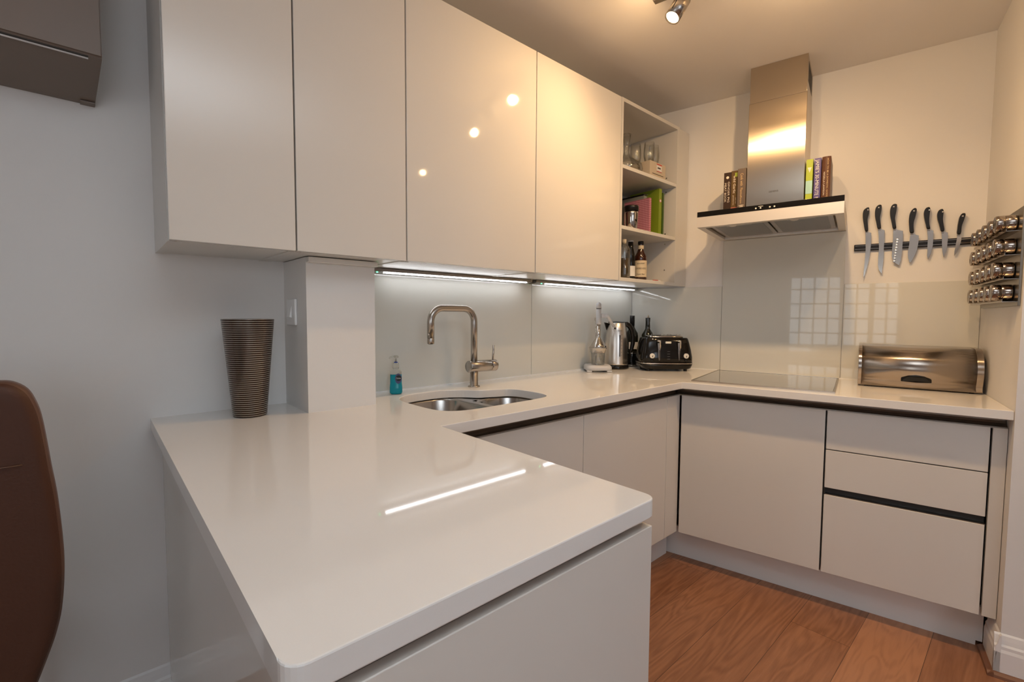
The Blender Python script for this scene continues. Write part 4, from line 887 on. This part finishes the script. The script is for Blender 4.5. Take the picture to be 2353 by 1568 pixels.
tumbler((-0.292, -0.205, S3+0.0865), 'stemless drinking glass, left one of three on the gift box')
tumbler((-0.262, -0.272, S3+0.0865), 'stemless drinking glass, foremost one of three on the gift box')
tumbler((-0.200, -0.262, S3+0.0865), 'stemless drinking glass, right one of three on the gift box')
g = G().use('glass').lathe([(0,0.001),(0.060,0.001),(0.083,0.010),(0.088,0.030),(0.082,0.054),(0.054,0.074),(0.021,0.098),(0.0135,0.125),(0.0150,0.160),(0.024,0.215),(0.0230,0.2155),(0.0135,0.160),(0.0120,0.125),(0.0195,0.096),(0.053,0.071),(0.0805,0.052),(0.0860,0.030),(0.081,0.012),(0.059,0.004),(0,0.004)], n=48)
single('wine_decanter', g, 'clear wide-bottomed glass decanter with a slender neck on the top open shelf', 'decanter', (-0.419, -0.232, S3), 'L')

# ------------------------------------------------------------------ track spotlights
t = Thing('ceiling_spotlight_track', 'ceiling bar with chrome spotlights at the top edge of the picture', 'spotlight', (0.96, -1.07, H-0.03), 'B')
g = G().use('steel'); g.box(0.50, 2.05, -1.085, -1.055, H-0.030, H-0.008, bev=0.003); g.lathe([(0,0),(0.055,0),(0.060,0.006),(0.060,0.0078),(0,0.0078)], (0.96,-1.07,H-0.008)); t.part('bar', g)
for s, d, aim, en, cone, spill in SPOTS:
    aw = Vector(aim).normalized(); al = Matrix.Rotation(-TH, 3, 'Z') @ aw
    face = Vector((s, -d, SPZ)); back = face - al*0.085
    g = G().use('steel').lathe([(0.0245,0.0),(0.0285,0.0),(0.0285,0.088),(0.020,0.096),(0,0.097),(0,0.093),(0.018,0.092),(0.0245,0.084)][::1], face, -al, 36)
    g.use('edge').box(-0.0016,0.0016,-0.0290,-0.0270,0.012,0.080, mtx=Matrix.Translation(face) @ Vector((0,0,1)).rotation_difference(-al).to_matrix().to_4x4())
    hd_ = t.part('lamp_head', g)
    g = G().use('bulb').lathe([(0,0.004),(0.0244,0.004)], face, -al, 32); t.part('bulb_face', g, hd_, 'glowing halogen bulb face')
    top = Vector((s - al.x*0.03, -1.07, H-0.030)); mid = face - al*0.05
    sd = al.cross(Vector((0,0,1))).normalized()*0.031
    g = G().use('chrome').tube([top, mid + Vector((sd.x, sd.y, 0.022)), mid + sd], 0.0055, 12); g.cyl(mid+sd*1.15, mid+sd*0.85, 0.009, n=18); t.part('swivel_arm', g, hd_)
    lamp('spot_light', 'SPOT', toA(*(face + al*0.004)), en, WARM, aw, spot_size=R(cone), spot_blend=1.0, shadow_soft_size=0.022)
    # light spilling sideways and through the vented head
    if spill: lamp('halogen_spill', 'POINT', toA(*(face + al*0.012)), spill, WARM, shadow_soft_size=0.02)

# ------------------------------------------------------------------ left edge: wall unit and chair
t = Thing('wall_unit', 'beige boxy unit high on the wall at the top left corner', 'wall unit', (-3.0, -0.1, 1.79))
pr = [(0.0-0.0005, 1.782), (-0.020, 1.782), (-0.205, 1.832), (-0.210, 1.842), (-0.210, 2.16), (-0.190, 2.18), (-0.0005, 2.18)]
g = G().use('acbody')
def endloop(x, k): return [(x - (0.014*k if y > -0.1 and z < 1.8 else 0), y, z) for y, z in pr]
g.loft([endloop(-3.42, -1), endloop(-2.541, 1)], smooth=False); cas = t.part('casing', g)
g = G().use('acbody').box(-3.415, -2.5425, -0.2130, -0.2102, 1.8345, 2.16, bev=0.001); t.part('front_panel', g)
g = G().use('vent').prism([(-0.2000,1.8292), (-0.2030,1.8300), (-0.2045,1.8330), (-0.2002,1.8315)], -3.38, -2.566, 'yz'); g.use('white').prism([(-0.1955,1.8270), (-0.1995,1.8282), (-0.1998,1.8272), (-0.1958,1.8260)], -3.38, -2.566, 'yz'); t.part('slot', g, cas, 'thin dark slot with a pale lip')
g = G().use('acbody').box(-2.585, -2.556, -0.030, -0.0006, 1.7790, 1.7818); t.part('mounting_clip', g)
# chair
t = Thing('dining_chair', 'brown leather high-backed chair at the lower left edge, cut off by the frame', 'chair', (-2.865, -0.40, 0.0))
prof = [(-2.700,1.107),(-2.682,1.104),(-2.665,1.090),(-2.655,1.066),(-2.649,1.037),(-2.6435,0.985),(-2.640,0.947),(-2.6355,0.905),(-2.6325,0.860),(-2.630,0.800),(-2.6305,0.750),(-2.635,0.694),(-2.643,0.655),(-2.652,0.625),(-2.669,0.576),(-2.690,0.520),(-2.715,0.460)]
cx = -2.865
prof = [(q[0], q[1]) for q in spline([(-2.72,1.1075)] + prof, 4)[4:-7]]
full = prof + [(2*cx-x, z) for x, z in prof[::-1]]
def backloop(ins, y): 
    out = []
    mz = 0.80
    for x, z in full:
        f = 1 - ins/0.235; fz = 1 - ins/0.32
        out.append((cx + (x-cx)*f, y + (z-0.8)*0.0, mz + (z-mz)*fz))
    return out
g = G().use('leather').loft([backloop(0.030,-0.608), backloop(0.014,-0.612), backloop(0.006,-0.607), backloop(0.003,-0.602)], cap1=False); g.loft([backloop(0.003,-0.568), backloop(0.008,-0.560), backloop(0.03,-0.558)], cap0=False); b = t.part('backrest', g)
g = G().use('leather2').loft([backloop(0.003,-0.602), backloop(0.0,-0.597), backloop(0.0,-0.573), backloop(0.003,-0.568)], cap0=False, cap1=False); t.part('edge_piping', g, b, 'lighter brown piped edge')
g = G().use('wood').tube([(cx + (x-cx)*0.985, -0.6135, 0.965+0.004*abs(x-cx)) for x in [cx-0.195+0.39*k/12 for k in range(13)]], 0.0011, 8); t.part('seam', g, b, 'dark sewn seam across the back')
g = G().use('leather').loft([[(cx+x, -0.36+y, z) for x, y, z in ellipse_loop(0,0,z,rx,ry,32,5)] for z, rx, ry in ((0.40,0.150,0.19),(0.41,0.160,0.20),(0.455,0.162,0.202),(0.468,0.150,0.19))]); t.part('seat', g)
for sx in (-1, 1):
    for sy in (-0.19, -0.53):
        g = G().use('wood').loft([[(cx+sx*0.135+a, sy+b, 0.4005) for a, b in ((-0.016,-0.016),(0.016,-0.016),(0.016,0.016),(-0.016,0.016))], [(cx+sx*0.150+a, sy+(0.02 if sy > -0.3 else -0.02)+b, 0.0005) for a, b in ((-0.011,-0.011),(0.011,-0.011),(0.011,0.011),(-0.011,0.011))]], smooth=False); t.part('leg', g)
